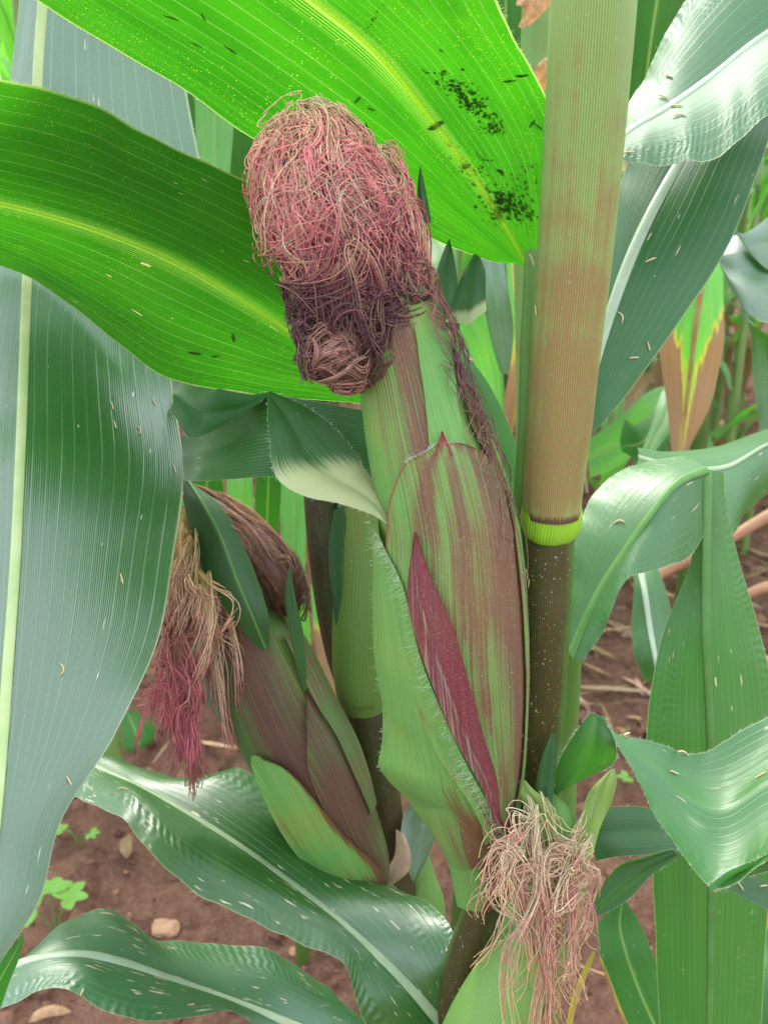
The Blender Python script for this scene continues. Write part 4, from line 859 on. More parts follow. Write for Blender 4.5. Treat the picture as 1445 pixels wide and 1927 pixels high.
bt.mesh(g, 20, off=-.001, col=lambda t, a: ramp(t, [0, .6, 1], [[.2, .09, .05], [.16, .07, .05], [.07, .03, .02]]))
tag(g.build('dried_silk', M['silk'], e2o), kind='stuff')['label'] = 'rope of dry brown silk'
def c_gold(s, q, r): n = len(q); return ramp(s + r.normal(0, .07, (n, 1)), [0, .3, .6, 1], [GOLD * np.array([1, .9, .8]), np.array([.84, .58, .32]), np.array([.86, .60, .42]), PINK]) * r.uniform(.7, 1.3, (n, 1, 1))
def c_pink(s, q, r): n = len(q); return ramp(s + r.normal(0, .07, (n, 1)), [0, .3, .8, 1], [np.array([.66, .38, .24]), PINK * .9, np.array([.62, .15, .20]), BRN * 1.6]) * r.uniform(.7, 1.3, (n, 1, 1))
g = G()
for a in (dict(n=240, k=26, x0=(330, 372), y0=(985, 1075), x1=310, y1=1190, dx=22, dep=.53, seed=61, cf=c_gold, wig=7, sag=12, y1s=35),
          dict(n=180, k=26, x0=(355, 400), y0=(1070, 1100), x1=372, y1=1185, dx=28, dep=.525, seed=62, cf=c_gold, wig=9, sag=14, y1s=45),
          dict(n=260, k=30, x0=(300, 400), y0=(1150, 1260), x1=352, y1=1370, dx=24, dep=.53, seed=63, cf=c_pink, wig=9, y1s=60),
          dict(n=80, k=26, x0=(300, 360), y0=(1230, 1300), x1=300, y1=1350, dx=15, dep=.53, seed=65, cf=c_pink, wig=8, y1s=25),
          dict(n=150, k=30, x0=(335, 372), y0=(1300, 1370), x1=366, y1=1455, dx=5, dep=.53, seed=64, cf=lambda s, q, r: c_pink(.5 + .5 * s, q, r), wig=4, y1s=28),
          dict(n=90, k=30, x0=(385, 430), y0=(1110, 1190), x1=415, y1=1330, dx=18, dep=.535, seed=66, cf=lambda s, q, r: c_gold(s, q, r) * .75, wig=8, y1s=50)):
    X, c, rd = hang(**a); strands(g, X, rd * 1.25, c)
g.add(*[[P(330, 960, .545), P(395, 1000, .54), P(400, 1100, .538), P(330, 1130, .542)], [[0, 1, 2, 3]]], col=np.array([[.22, .16, .06]])) if False else None
gt = Tube([(352, 960, .55, 22), (352, 1020, .545, 44), (345, 1090, .543, 46), (335, 1160, .545, 34), (332, 1230, .548, 26), (345, 1300, .548, 26), (362, 1380, .546, 12), (367, 1430, .546, 4)], n=40, flat=.6)
gt.mesh(g, 26, col=lambda t, a: ramp(t, [0, .35, .5, .7, 1], [[.45, .36, .14], [.50, .34, .16], [.40, .20, .12], [.35, .09, .09], [.25, .07, .08]]))
tag(g.build('hanging_silk', M['silk'], e2o), kind='stuff')['label'] = 'golden silk turning pink where it hangs'

# ================================================================ LEFT PLANT (hanging leaf)
bl = P(-420, 1800, .75)
p3 = thing('corn_plant', (bl[0], bl[1], 0), 'corn plant at the left edge whose broad blue-green blade hangs down in front', 'corn plant')
tl = Tube([(Vector((bl[0], bl[1], 1.75)), .010), (Vector((bl[0], bl[1], 1.2)), .013), (Vector((bl[0], bl[1], .6)), .014), (Vector((bl[0], bl[1], -.02)), .016)], n=40)
g = G(); tl.mesh(g, 24, m1=.2); g.build('stem', M['stem'], p3)
L1 = hand_leaf('leaf', [(-500, -400, .72, -470, -430, .71, -430, -450, .70), (-180, -380, .60, -90, -380, .58, 100, -380, .58), (28, -110, .515, 80, -110, .505, 300, -130, .515),
    (22, 120, .51, 73, 120, .50, 352, 170, .512), (-10, 400, .512, 58, 400, .496, 385, 420, .512), (-90, 640, .505, 47, 640, .490, 318, 640, .508), (-130, 760, .50, 43, 760, .474, 326, 740, .505), (-150, 880, .475, 38, 880, .452, 345, 880, .482),
    (-165, 1050, .445, 30, 1050, .428, 326, 1050, .455), (-170, 1220, .42, 18, 1220, .405, 297, 1210, .43), (-170, 1400, .395, 5, 1400, .383, 215, 1395, .402), (-150, 1550, .375, -8, 1545, .366, 116, 1545, .38),
    (-130, 1700, .36, -25, 1690, .352, 70, 1700, .36), (-100, 1850, .345, -50, 1850, .342, -12, 1830, .345)],
    'leaf_top', p3, rib=(.0034, .0022, .3), ribmat='midrib_cream', nu=34, nv=150, arch=.05, wave=.004, wfreq=7, seed=41, hair=160)
hand_leaf('leaf', [(-20, 1840, .40, 5, 1812, .40), (-30, 1880, .41, 22, 1800, .41), (-60, 1930, .42, 36, 1772, .42), (-60, 1960, .43, 44, 1764, .43)], 'leaf_under', p3, nu=8, nv=20) if False else None
g = G(); rT = Ribbon([(43, 1758, .405, 46, 1764, .405), (20, 1785, .40, 38, 1800, .402), (-5, 1815, .395, 18, 1850, .40), (-40, 1850, .39, -5, 1910, .40), (-120, 1900, .39, -80, 1990, .40)], nu=8, nv=24, arch=.1); rT.add(g); g.build('leaf', M['leaf_under'], p3)

# L2: bottom-left scarred leaf, from a low plant
b4 = P(860, 2050, .80)
p4 = thing('corn_plant', (b4[0], b4[1], 0), 'low corn plant whose blade covered in pale scars crosses the bottom left corner', 'corn plant')
L2 = hand_leaf('leaf', [(-70, 1850, .52, -70, 1880, .515, -60, 1935, .50), (30, 1812, .535, 35, 1814, .525, 25, 1890, .50), (128, 1738, .565, 150, 1796, .535, 100, 1866, .505), (200, 1715, .58, 230, 1811, .54, 190, 1901, .505),
    (290, 1757, .585, 320, 1842, .55, 300, 1917, .51), (372, 1772, .595, 420, 1877, .56, 430, 1902, .54), (500, 1785, .61, 540, 1925, .57, 520, 1965, .555), (600, 1856, .62, 680, 1985, .59, 650, 2040, .58), (690, 1915, .64, 800, 2070, .62, 800, 2130, .61), (800, 2000, .68, 860, 2140, .68, 880, 2180, .67)],
    'leaf_scar2', p4, rib=(.0036, .0034, .4), ribmat='midrib_white', nu=30, nv=90, arch=.08, wave=.004, wfreq=6, seed=51)
g = G(); Tube([(Vector((b4[0], b4[1], .9)) if False else Vector((b4[0], b4[1], .52)), .008), (Vector((b4[0], b4[1], .3)), .011), (Vector((b4[0], b4[1], -.02)), .013)], n=20).mesh(g, 20); g.build('stem', M['stem'], p4)

# ================================================================ neighbours seen at the right and top
def ground_of(px, py, d): p = P(px, py, d); return (p[0], p[1], 0)
def stem_to_ground(st, parent, mat='stem', name='stem', m1=.2):
    q = st[-1]; e = P(*q[:3]); r = q[3] * q[2] / FP
    T_ = Tube(st + [(Vector((e[0], e[1], e[2] * .5)), r * 1.1), (Vector((e[0], e[1], -.02)), r * 1.2)], n=70)
    g = G(); T_.mesh(g, 28, m1=m1); g.build(name, M[mat], parent); return T_
# a) plant directly behind the stalk: top with dried tissue
p5 = thing('corn_plant', ground_of(1010, 300, .75), 'corn plant directly behind the main stalk with dried orange scraps on its stem', 'corn plant')
stem_to_ground([(1020, -150, .70, 36), (1018, 0, .70, 36), (1014, 100, .705, 35), (1008, 220, .71, 34), (1000, 500, .73, 32), (1000, 800, .75, 30)], p5, 'sheath_green', m1=.35)
for pts in ([(978, -20, .66, 1045, -30, .66), (972, 10, .655, 1040, 0, .66), (985, 22, .655, 1015, 30, .655), (975, 50, .655, 984, 56, .655)], [(1040, 105, .66, 1050, 118, .66), (1015, 118, .655, 1045, 140, .655), (1005, 140, .655, 1030, 165, .66), (1012, 170, .66, 1018, 175, .66)]):
    g = G(); r_ = Ribbon(pts, nu=10, nv=24, arch=.3, wave=.003, seed=int(pts[0][0])); r_.add(g); g.build('dried_scrap', M['dry'], p5)
hand_leaf('leaf', [(1190, 420, .74, 1200, 420, .74), (1175, 260, .76, 1235, 250, .74), (1170, 100, .78, 1275, 100, .74), (1165, -60, .80, 1330, -60, .75), (1150, -250, .84, 1390, -250, .78)], 'leaf_glow', p5, nu=14, nv=30, arch=.04, seed=71)
hand_leaf('leaf', [(900, 200, .74, 1000, 230, .72), (910, 60, .76, 995, 90, .72), (905, -60, .78, 1000, -30, .73), (890, -250, .8, 1000, -220, .75)], 'leaf_glow', p5, nu=14, nv=30, arch=.04, seed=72)
hand_leaf('leaf', [(470, 420, .74, 500, 430, .74), (395, 350, .75, 490, 370, .73), (360, 240, .77, 480, 240, .74), (330, 100, .79, 460, 100, .76), (300, -100, .8, 440, -100, .78)], 'leaf_glow', p5, nu=14, nv=30, arch=.04, seed=73)
hand_leaf('leaf', [(372, 420, .68, 420, 440, .68), (370, 330, .68, 432, 330, .68), (368, 220, .69, 440, 220, .69), (360, 60, .7, 430, 60, .7)], 'leaf_bg', p5, nu=10, nv=20, arch=.04, seed=74)
# b) blade with brown dying tip
p6 = thing('corn_plant', ground_of(1180, 1000, 1.35), 'corn plant right of the stalk with bright green blade dying to a brown tip', 'corn plant')
hand_leaf('leaf', [(1300, 380, 1.02, 1330, 375, 1.02, 1365, 385, 1.02), (1262, 540, 1.04, 1318, 545, 1.02, 1360, 550, 1.04), (1240, 640, 1.05, 1305, 640, 1.03, 1362, 640, 1.05), (1245, 700, 1.06, 1298, 700, 1.04, 1352, 695, 1.06), (1255, 770, 1.06, 1290, 770, 1.05, 1335, 765, 1.06), (1262, 840, 1.06, 1280, 845, 1.06, 1298, 840, 1.06), (1268, 870, 1.06, 1275, 872, 1.06, 1283, 870, 1.06)],
    'leaf_bg', p6, rib=(.0035, .002, .5), ribmat='midrib_brown', nu=18, nv=60, arch=.05, seed=81, m1=lambda U, V: sst(.42, .72, V + .22 * np.abs(U - .5) ** 1.0 * 2 * (U != .5)) * (.25 + .75 * np.minimum(1, np.abs(U - .5) * 3.5)))
hand_leaf('leaf', [(1195, 880, 1.05, 1210, 880, 1.05), (1225, 800, 1.08, 1255, 820, 1.07), (1250, 730, 1.12, 1300, 760, 1.10), (1310, 690, 1.15, 1330, 720, 1.15)], 'leaf_bg', p6, nu=10, nv=24, seed=82)
hand_leaf('leaf', [(1100, 830, 1.2, 1110, 900, 1.2), (1160, 790, 1.2, 1175, 870, 1.2), (1215, 740, 1.2, 1240, 800, 1.2), (1270, 720, 1.25, 1280, 760, 1.25)], 'leaf_bg', p6, nu=10, nv=24, seed=83)
hand_leaf('leaf', [(1165, 830, 1.1, 1170, 850, 1.1), (1175, 790, 1.1, 1230, 880, 1.1), (1190, 800, 1.12, 1260, 830, 1.12), (1230, 780, 1.15, 1280, 790, 1.15)], 'leaf_under', p6, nu=10, nv=24, seed=84)
stem_to_ground([(1345, 350, 1.22, 14), (1330, 600, 1.25, 15), (1318, 800, 1.28, 15), (1300, 1000, 1.33, 15)], p6)
# c) dark blade at the right edge
p7 = thing('corn_plant', ground_of(1560, 900, .95), 'corn plant past the right edge with dark blades reaching into the picture', 'corn plant')
hand_leaf('leaf', [(1325, 420, .80, 1345, 430, .80), (1350, 460, .79, 1375, 545, .77), (1395, 440, .79, 1420, 600, .75), (1450, 470, .80, 1480, 610, .76), (1540, 560, .82, 1560, 640, .80)], 'leaf_top', p7, nu=16, nv=40, arch=.08, seed=91)
hand_leaf('leaf', [(1385, 560, .85, 1400, 600, .85), (1410, 620, .86, 1450, 640, .85), (1415, 700, .87, 1480, 700, .86), (1430, 820, .88, 1480, 820, .88)], 'leaf_top', p7, nu=12, nv=24, arch=.08, seed=92)
hand_leaf('leaf', [(1470, 380, .80, 1480, 520, .80), (1430, 420, .78, 1440, 505, .77), (1395, 440, .77, 1405, 470, .77), (1380, 430, .77, 1385, 440, .77)], 'leaf_top', p7, nu=10, nv=20, arch=.1, seed=93)
R3b = hand_leaf('leaf', [(1198, 842, .62, 1200, 860, .61, 1215, 900, .60), (1255, 850, .64, 1280, 880, .62, 1290, 1010, .60), (1340, 842, .66, 1360, 880, .63, 1370, 1010, .61), (1420, 815, .69, 1440, 838, .66, 1402, 965, .64), (1500, 790, .72, 1520, 810, .70, 1480, 900, .68), (1600, 790, .80, 1610, 810, .80, 1600, 850, .78)], 'leaf_fold', p7, rib=(.002, .0025, .4), ribmat='midrib_pale', nu=20, nv=50, arch=.08, seed=94)
hand_leaf('leaf', [(1190, 1060, .84, 1200, 1050, .84, 1235, 1062, .84), (1192, 1110, .82, 1212, 1110, .81, 1252, 1110, .83), (1188, 1180, .81, 1222, 1180, .80, 1266, 1170, .82), (1195, 1240, .80, 1232, 1235, .79, 1262, 1225, .81), (1215, 1285, .80, 1238, 1270, .79, 1250, 1255, .80)], 'leaf_fold', p7, rib=(.0030, .0022, .4), ribmat='midrib_white', nu=16, nv=40, arch=.1, seed=95)
stem_to_ground([(1600, 300, .84, 22), (1580, 600, .88, 22), (1560, 900, .95, 22)], p7)
hand_leaf('leaf', [(1398, 1960, .58, 1470, 1960, .56), (1420, 1850, .58, 1490, 1850, .57), (1436, 1760, .60, 1500, 1760, .58), (1460, 1650, .62, 1520, 1650, .6)], 'leaf_fold', p7, nu=10, nv=24, m1=lambda U, V: .7 * sst(.18, 0, U))
# d) lower right: yellow-edged blade behind
p8 = thing('corn_plant', ground_of(1075, 1500, .85), 'short corn plant at the bottom right with a brown-edged blade bending down', 'corn plant')
hand_leaf('leaf', [(1170, 1690, .66, 1175, 1692, .66), (1125, 1740, .65, 1205, 1740, .66), (1128, 1800, .64, 1226, 1790, .655), (1150, 1870, .64, 1250, 1850, .655), (1185, 1960, .64, 1290, 1930, .655)], 'leaf_under', p8, nu=16, nv=40, arch=.06, seed=101, m1=lambda U, V: .8 * sst(.12, 0, U) * sst(.25, .6, V))
hand_leaf('leaf', [(1115, 1790, .63, 1120, 1792, .63), (1085, 1850, .63, 1100, 1850, .63), (1070, 1900, .63, 1082, 1905, .63), (1062, 1960, .63, 1070, 1960, .63)], 'leaf_under', p8, nu=6, nv=20, m1=.5)
stem_to_ground([(1078, 1170, .60, 17), (1074, 1280, .62, 18), (1066, 1400, .64, 19), (1062, 1560, .68, 20)], p8, 'sheath_green', m1=lambda t, a: .1 + .7 * sst(.25, .4, t))

# e) light blades showing between the stems
p10 = thing('corn_plant', ground_of(520, 1100, 1.0), 'corn plant seen through the gap between the two ears, with light upright blades', 'corn plant')
hand_leaf('leaf', [(484, 880, .86, 530, 880, .86), (480, 940, .86, 528, 950, .86), (484, 1010, .87, 520, 1020, .87), (500, 1080, .88, 510, 1090, .88)], 'leaf_glow', p10, nu=10, nv=24, seed=111)
hand_leaf('leaf', [(360, 860, .88, 415, 860, .88), (358, 905, .88, 420, 905, .88), (362, 960, .88, 424, 960, .88), (380, 1060, .88, 430, 1060, .88)], 'leaf_glow', p10, nu=10, nv=24, seed=112)
hand_leaf('leaf', [(530, 870, .90, 580, 870, .90), (528, 960, .90, 578, 970, .90), (532, 1080, .90, 575, 1090, .90), (545, 1200, .92, 585, 1210, .92), (570, 1310, .93, 580, 1320, .93)], 'leaf_bg', p10, nu=10, nv=24, seed=113)
hand_leaf('leaf', [(430, 860, .95, 475, 860, .95), (428, 930, .95, 476, 930, .95), (440, 1000, .96, 480, 1010, .96), (470, 1080, .96, 490, 1090, .96)], 'leaf_bg', p10, nu=10, nv=24, seed=114)
hand_leaf('leaf', [(585, 1100, .80, 600, 1100, .80), (590, 1180, .80, 622, 1190, .80), (600, 1250, .80, 636, 1260, .80), (625, 1310, .80, 650, 1330, .80), (640, 1370, .80, 655, 1380, .80)], 'leaf_bg', p10, nu=10, nv=24, seed=115, m1=lambda U, V: .9 * sst(.1, .45, V))
hand_leaf('leaf', [(455, 900, 1.0, 470, 900, 1.0), (460, 960, 1.0, 482, 970, 1.0), (470, 1030, 1.0, 485, 1040, 1.0)], 'leaf_bg', p10, nu=6, nv=20, seed=116, m1=.9)
stem_to_ground([(560, 850, .95, 12), (555, 1000, .97, 13), (545, 1200, 1.0, 14)], p10)
# f) blades between the ear and the stalk
p11 = thing('corn_plant', ground_of(950, 900, .95), 'corn plant seen through the slit between ear and stalk, its yellowing blade brown-streaked', 'corn plant')
hand_leaf('leaf', [(950, 470, .80, 978, 470, .80), (955, 540, .80, 985, 545, .80), (966, 620, .80, 986, 620, .80), (958, 700, .81, 984, 705, .81), (948, 760, .82, 972, 775, .82), (955, 820, .83, 962, 825, .83)], 'leaf_bg', p11, nu=10, nv=30, seed=121, m1=lambda U, V: .25 + .6 * sst(.35, .8, V) * (1 - .6 * U) + .35 * np.exp(-((U - .5) / .15) ** 2))
hand_leaf('leaf', [(900, 470, .86, 945, 470, .86), (905, 540, .86, 955, 545, .86), (918, 620, .87, 965, 630, .87), (940, 700, .88, 970, 710, .88)], 'leaf_top', p11, nu=10, nv=24, seed=122)
hand_leaf('leaf', [(855, 600, .90, 905, 560, .90), (880, 650, .90, 925, 610, .90), (905, 720, .91, 945, 690, .91), (930, 790, .92, 950, 780, .92)], 'leaf_bg', p11, nu=10, nv=24, seed=123)
stem_to_ground([(945, 450, .88, 13), (950, 700, .92, 13), (952, 900, .95, 14)], p11, 'stem_dark')

# ---------------------------------------------------------------- reddish fallen stalks at the right
def fallen(pts, col, label):
    T_ = Tube(pts, n=40); g = G(); T_.mesh(g, 20, m1=.6)
    o = g.build('fallen_stalk', M[col]); tag(o, label, 'fallen stalk', 'old stalks leaning beyond the pale leaf'); return o
M['redstalk'] = stalk_mat('reddish_stalk', a=(.32, .24, .10), bb=(.42, .28, .16), red=(.42, .14, .09), nl=30)
fallen([(1365, 985, 1.0, 9), (1400, 945, 1.0, 12), (1440, 880, 1.0, 12), (1500, 780, 1.02, 12)], 'sheath_green', 'olive leaning stalk at the right edge just above the reddish ones')
fallen([(1376, 1012, 1.15, 10), (1420, 985, 1.15, 11), (1480, 950, 1.15, 12)], 'redstalk', 'reddish stalk piece at the right edge under the olive stalk')
fallen([(1235, 1085, 1.2, 9), (1270, 1062, 1.2, 13), (1310, 1040, 1.2, 14), (1360, 1015, 1.2, 13)], 'redstalk', 'reddish stalk piece showing just left of the hanging blade')
fallen([(1400, 1120, 1.3, 8), (1430, 1108, 1.3, 10), (1500, 1090, 1.3, 11)], 'redstalk', 'short reddish stalk piece right of the hanging blade')

# ================================================================ field behind
def W3(x, y, z): return np.array([x, y, z], float)
def make_bg(seed, hgt, gap, lean):
    r = np.random.default_rng(seed)
    root = bpy.data.objects.new('corn_plant', None); C.objects.link(root); root.empty_display_size = .05
    tb = Tube([(Vector((0, 0, -.02)), .014), (Vector((0, 0, hgt * .3)), .013), (Vector((lean * .4, 0, hgt * .7)), .011), (Vector((lean, 0, hgt)), .006)], n=24)
    g = G(); tb.mesh(g, 12, m1=.3); o = g.build('stem', M['stem_bg']); o.parent = root
    az = r.uniform(0, 6.28); z = .18; k = 0
    while z < hgt * .96:
        az += math.pi + r.normal(0, .35); L = r.uniform(.5, .8) * (1 - .45 * abs(z / hgt - .5)); W = r.uniform(.028, .042)
        el = r.uniform(.9, 1.25) + .2 * z / hgt; dr = r.uniform(1.6, 3.0); st = []; p = W3(lean * z / hgt, 0, z); ang = el
        d0 = W3(math.cos(az), math.sin(az), 0); sd_ = W3(-math.sin(az), math.cos(az), 0)
        for i in range(8):
            t = i / 7; w_ = W * (min(1, .35 + t * 3) * (1 - t ** 2.6) + .02); tw = r.normal(0, .15) + .5 * t * r.normal(0, 1)
            sv = sd_ * math.cos(tw) + W3(0, 0, 1) * math.sin(tw); dirv = d0 * math.cos(ang) + W3(0, 0, 1) * math.sin(ang)
            up = -d0 * math.sin(ang) + W3(0, 0, 1) * math.cos(ang)
            st.append((p + sv * w_ + up * w_ * .25, p.copy(), p - sv * w_ + up * w_ * .25)); p = p + dirv * L / 7; ang -= dr / 7 * (.5 + t)
        dead = z < .5 and r.random() < .55; tipd = r.random() < .5
        R_ = Ribbon(st, nu=6, nv=18, arch=.05, wave=.006, wfreq=8, seed=seed * 31 + k, world=True); g = G()
        R_.add(g, (lambda U, V: 1.0 * np.ones_like(U)) if dead else ((lambda U, V: 1.0 * sst(.6, .95, V) * (.3 + np.abs(U - .5) * 1.6)) if tipd else 0.0))
        o = g.build('leaf', M['leaf_bg']); o.parent = root
        h = G(); R_.rib(h, .0024, .0008, .4); q = h.build('midrib', M['midrib_pale' if not dead else 'midrib_brown']); q.parent = o
        z += gap * r.uniform(.8, 1.2); k += 1
    return root
M['stem_bg'] = stalk_mat('field_stem', a=(.14, .24, .06), bb=(.18, .28, .08), red=(.22, .12, .05), nl=24)
def copy_tree(o, parent=None):
    c = o.copy(); C.objects.link(c); c.parent = parent
    for ch in o.children: copy_tree(ch, c)
    return c
spots = []
rb = np.random.default_rng(77)
for row, yy in enumerate((1.75, 2.3, 2.9, 3.6, 4.4, 5.4, 6.6, 8.2)):
    nx = 9 + row * 3; half = .5 * yy + .5
    for i in range(nx):
        x = -half + 2 * half * (i + .5) / nx + rb.normal(0, .07); y = yy + rb.normal(0, .1)
        if row == 0 and x / y > .12 and x / y < .5: continue
        if abs(x) > .43 * y + .6: continue
        spots.append((x, y))
SMALL = ((.40, 1.62), (.66, 1.75), (.52, 2.05), (.86, 2.1), (.33, 2.0), (-.3, 1.6))
for q in SMALL: spots.append(q)
for q in ((.62, 2.0), (.80, 2.15), (1.05, 2.3), (.75, 2.7), (1.0, 2.8), (1.25, 2.9), (.5, 2.5), (.35, 2.6), (1.15, 3.3), (.9, 3.4), (-.75, 1.15), (-1.05, .7), (-.42, 1.25), (-.14, 1.3), (1.0, 1.0), (.12, 1.5)): spots.append(q)
for q in ((.25, -1.1), (-1.3, -.6), (1.3, -1.2)): spots.append(q)  # unseen plants behind the camera, added to break up reflections on glossy leaves
protos = [make_bg(s_, h_, g_, l_) for s_, h_, g_, l_ in ((1, 2.0, .17, .06), (2, 1.8, .15, -.08), (3, 2.15, .18, .03), (4, 1.6, .13, -.02))]
used = set(); fmt = {0: 'tall', 1: 'leaning', 2: 'tallest', 3: 'bushy'}
for i, (x, y) in enumerate(spots):
    k = i % 4
    o = protos[k] if k not in used else copy_tree(protos[k]); used.add(k)
    o.location = (x, y, 0); o.rotation_euler.z = rb.uniform(0, 6.28); s_ = rb.uniform(.85, 1.1) * (.55 if (x, y) in SMALL else 1); o.scale = (s_, s_, s_)
    side = 'left half' if x < 0 else 'right half'
    tag(o, 'out-of-focus green corn plant among the rows filling the field behind', 'corn plant', 'corn plants in the rows behind')

# ================================================================ weed, stone, small plants
def leaflet(c, dirv, upv, L, W, g):
    c, dirv, upv = map(np.asarray, (c, dirv, upv)); sd_ = nrm(np.cross(dirv, upv)); st = []
    for i in range(7):
        t = i / 6; w_ = W * (math.sin(math.pi * min(1, .06 + t * .9)) ** .7 + .02); p = c + dirv * L * t - upv * .15 * L * t * t
        st.append((p + sd_ * w_ + upv * w_ * .2, p, p - sd_ * w_ + upv * w_ * .2))
    Ribbon(st, nu=6, nv=10, world=True, arch=.05).add(g)
M['weed'] = leaf_mat('weed_leaflet', base=(.20, .46, .06), base2=(.26, .52, .10), trans=(.3, .7, .05), tf=.35, rough=.5, spec=.4, N=8, vmix=.15, minor=.1)
def weed(px, py, n, L, label, seed, h=.05):
    r = np.random.default_rng(seed); b = gpt(px, py); root = thing('weed', (b[0], b[1], 0), label, 'weed')
    g = G(); 
    for i in range(n):
        az = r.uniform(0, 6.28); e = b + W3(math.cos(az), math.sin(az), 0) * r.uniform(.015, .03) + W3(0, 0, h * r.uniform(.8, 1.3))
        T_ = Tube([(Vector(b), .0012), (Vector((b + e) / 2 + W3(0, 0, .01)), .001), (Vector(e), .0008)], n=8); T_.mesh(g, 6)
        for q in range(4):
            a2 = az + (q - 1.5) * 1.0 + r.normal(0, .15); g2 = G(); leaflet(e, W3(math.cos(a2), math.sin(a2), .25), W3(0, 0, 1), L * r.uniform(.8, 1.15), L * .30, g2); g2.build('leaflet', M['weed'], root)
    g.build('stem', M['midrib_green'], root)
weed(108, 1772, 3, .028, 'small bright green weed with rounded leaflets on the soil at the lower left', 3, .05)
weed(150, 1590, 2, .012, 'tiny feathery seedling at the foot of the soil gap left, beside the hanging blade', 4, .02)
weed(590, 1395, 2, .015, 'tiny pale weed on the soil above the lower broad blade', 5, .02)
weed(1200, 1480, 2, .016, 'tiny green weed on the soil between the small ear and the foreground blade', 6, .02)
g = G(); c_ = gpt(312, 1750)
import bmesh
def stone(px, py, s, label, col, seed, fl=.5):
    r = np.random.default_rng(seed); bm = bmesh.new(); bmesh.ops.create_icosphere(bm, subdivisions=2, radius=1)
    V = np.array([v.co[:] for v in bm.verts]); F = np.array([[v.index for v in f.verts] for f in bm.faces]); bm.free()
    n_ = np.array([mnoise.noise(Vector(v) * 1.3 + Vector((seed * 7, 0, 0))) for v in V])
    V = np.sign(V) * np.abs(V) ** .8 * (1 + .35 * n_[:, None]) * s * np.array([1.2, .9, fl]); p = gpt(px, py)
    g = G(); g.add(V + [p[0], p[1], soil_z(p[0], p[1]) + s * fl * .5], F); o = g.build('stone', simple_mat('stone_' + str(seed), col, tuple(x * .7 for x in col), 90, .85, .2, bump=.5), smooth=False)
    tag(o, label, 'stone')
stone(312, 1752, .016, 'flat orange-tan stone on the soil above the bottom left blade', (.42, .24, .15), 1, .3)
stone(560, 1805, .008, 'orange pebble on the soil between the two lower blades', (.50, .25, .14), 2, .6)
0 and stone(245, 1632, .007, 'small pinkish pebble on the bare soil at the lower left', (.45, .30, .26), 3, .7)
0 and stone(845, 1690, .005, 'pale grey pebble on the soil left of the lower stem', (.45, .38, .36), 4, .6)
0 and stone(190, 1908, .005, 'pale pebble at the bottom edge under the scarred blade', (.48, .38, .32), 5, .6)
# broad dark leaf low behind the hanging silk
b9 = gpt(262, 1400); p9 = thing('weed', (b9[0], b9[1], 0), 'round dark green leaf on the ground behind the hanging pink silk', 'weed')
g = G(); hh = Ribbon([(232, 1345, 1.15, 240, 1340, 1.15, 250, 1335, 1.15), (228, 1385, 1.13, 255, 1375, 1.13, 290, 1365, 1.15), (235, 1410, 1.12, 262, 1400, 1.12, 290, 1390, 1.14), (248, 1418, 1.12, 256, 1416, 1.12, 265, 1412, 1.12)], nu=10, nv=20, arch=.1); hh.add(g); g.build('leaflet', M['leaf_under'], p9)
g = G(); e = P(250, 1412, 1.12); Tube([(Vector(e), .002), (Vector((b9[0], b9[1], 0.0)), .0025)], n=6).mesh(g, 8); g.build('stem', M['midrib_green'], p9)

# ================================================================ anthers and flakes resting on leaves
import itertools
def anther_mesh(L, w_, seed, curve=.15):
    r = np.random.default_rng(seed); t = np.linspace(0, 1, 7); rad = w_ * np.array([.35, .8, 1, .85, 1, .75, .3])
    c = np.stack([t * L - L / 2, curve * L * np.sin(t * 3.14) * r.normal(0, 1), 0 * t + w_ * .5], 1); a = np.linspace(0, 6.283, 6, endpoint=False)
    V = c[:, None] + rad[:, None, None] * np.stack([0 * a, np.cos(a), np.sin(a) * .6], -1)[None]
    g = G(); g.grid(V, np.zeros(V.shape[:2] + (2,)), closed=True); return g
am = []
for i in range(4):
    o = anther_mesh(.0050 + .0006 * i, .00055, i, .12).build('anther', M['chaff']); am.append(o.data); bpy.data.objects.remove(o)
def drop(r, px, py, ang, where, sc=1.0, dark=False, k=[0]):
    p, n, tv, ac = r.near(px, py); x = math.cos(ang) * RT - math.sin(ang) * UPV; x = nrm(x - n * (x @ n)); y = np.cross(n, x)
    o = bpy.data.objects.new('anther', am[k[0] % 4]); k[0] += 1; C.objects.link(o)
    s_ = sc * p_scale(p); Mx = Matrix(np.column_stack([x, y, n]).tolist()).to_4x4(); Mx.translation = Vector(p + n * .0003)
    o.matrix_world = Mx @ Matrix.Scale(s_, 4); tag(o, where, 'anther', 'fallen anthers caught on the plants')
def p_scale(p): return 1.0
class TubeNear:
    def __init__(s, t): s.t = t
    def near(s, px, py):
        t, a = s.t.ta(px, py); p = s.t.pt(t, a, .0002); c = s.t._i(s.t.c, t); n = nrm(p - c); return p, n, None, None
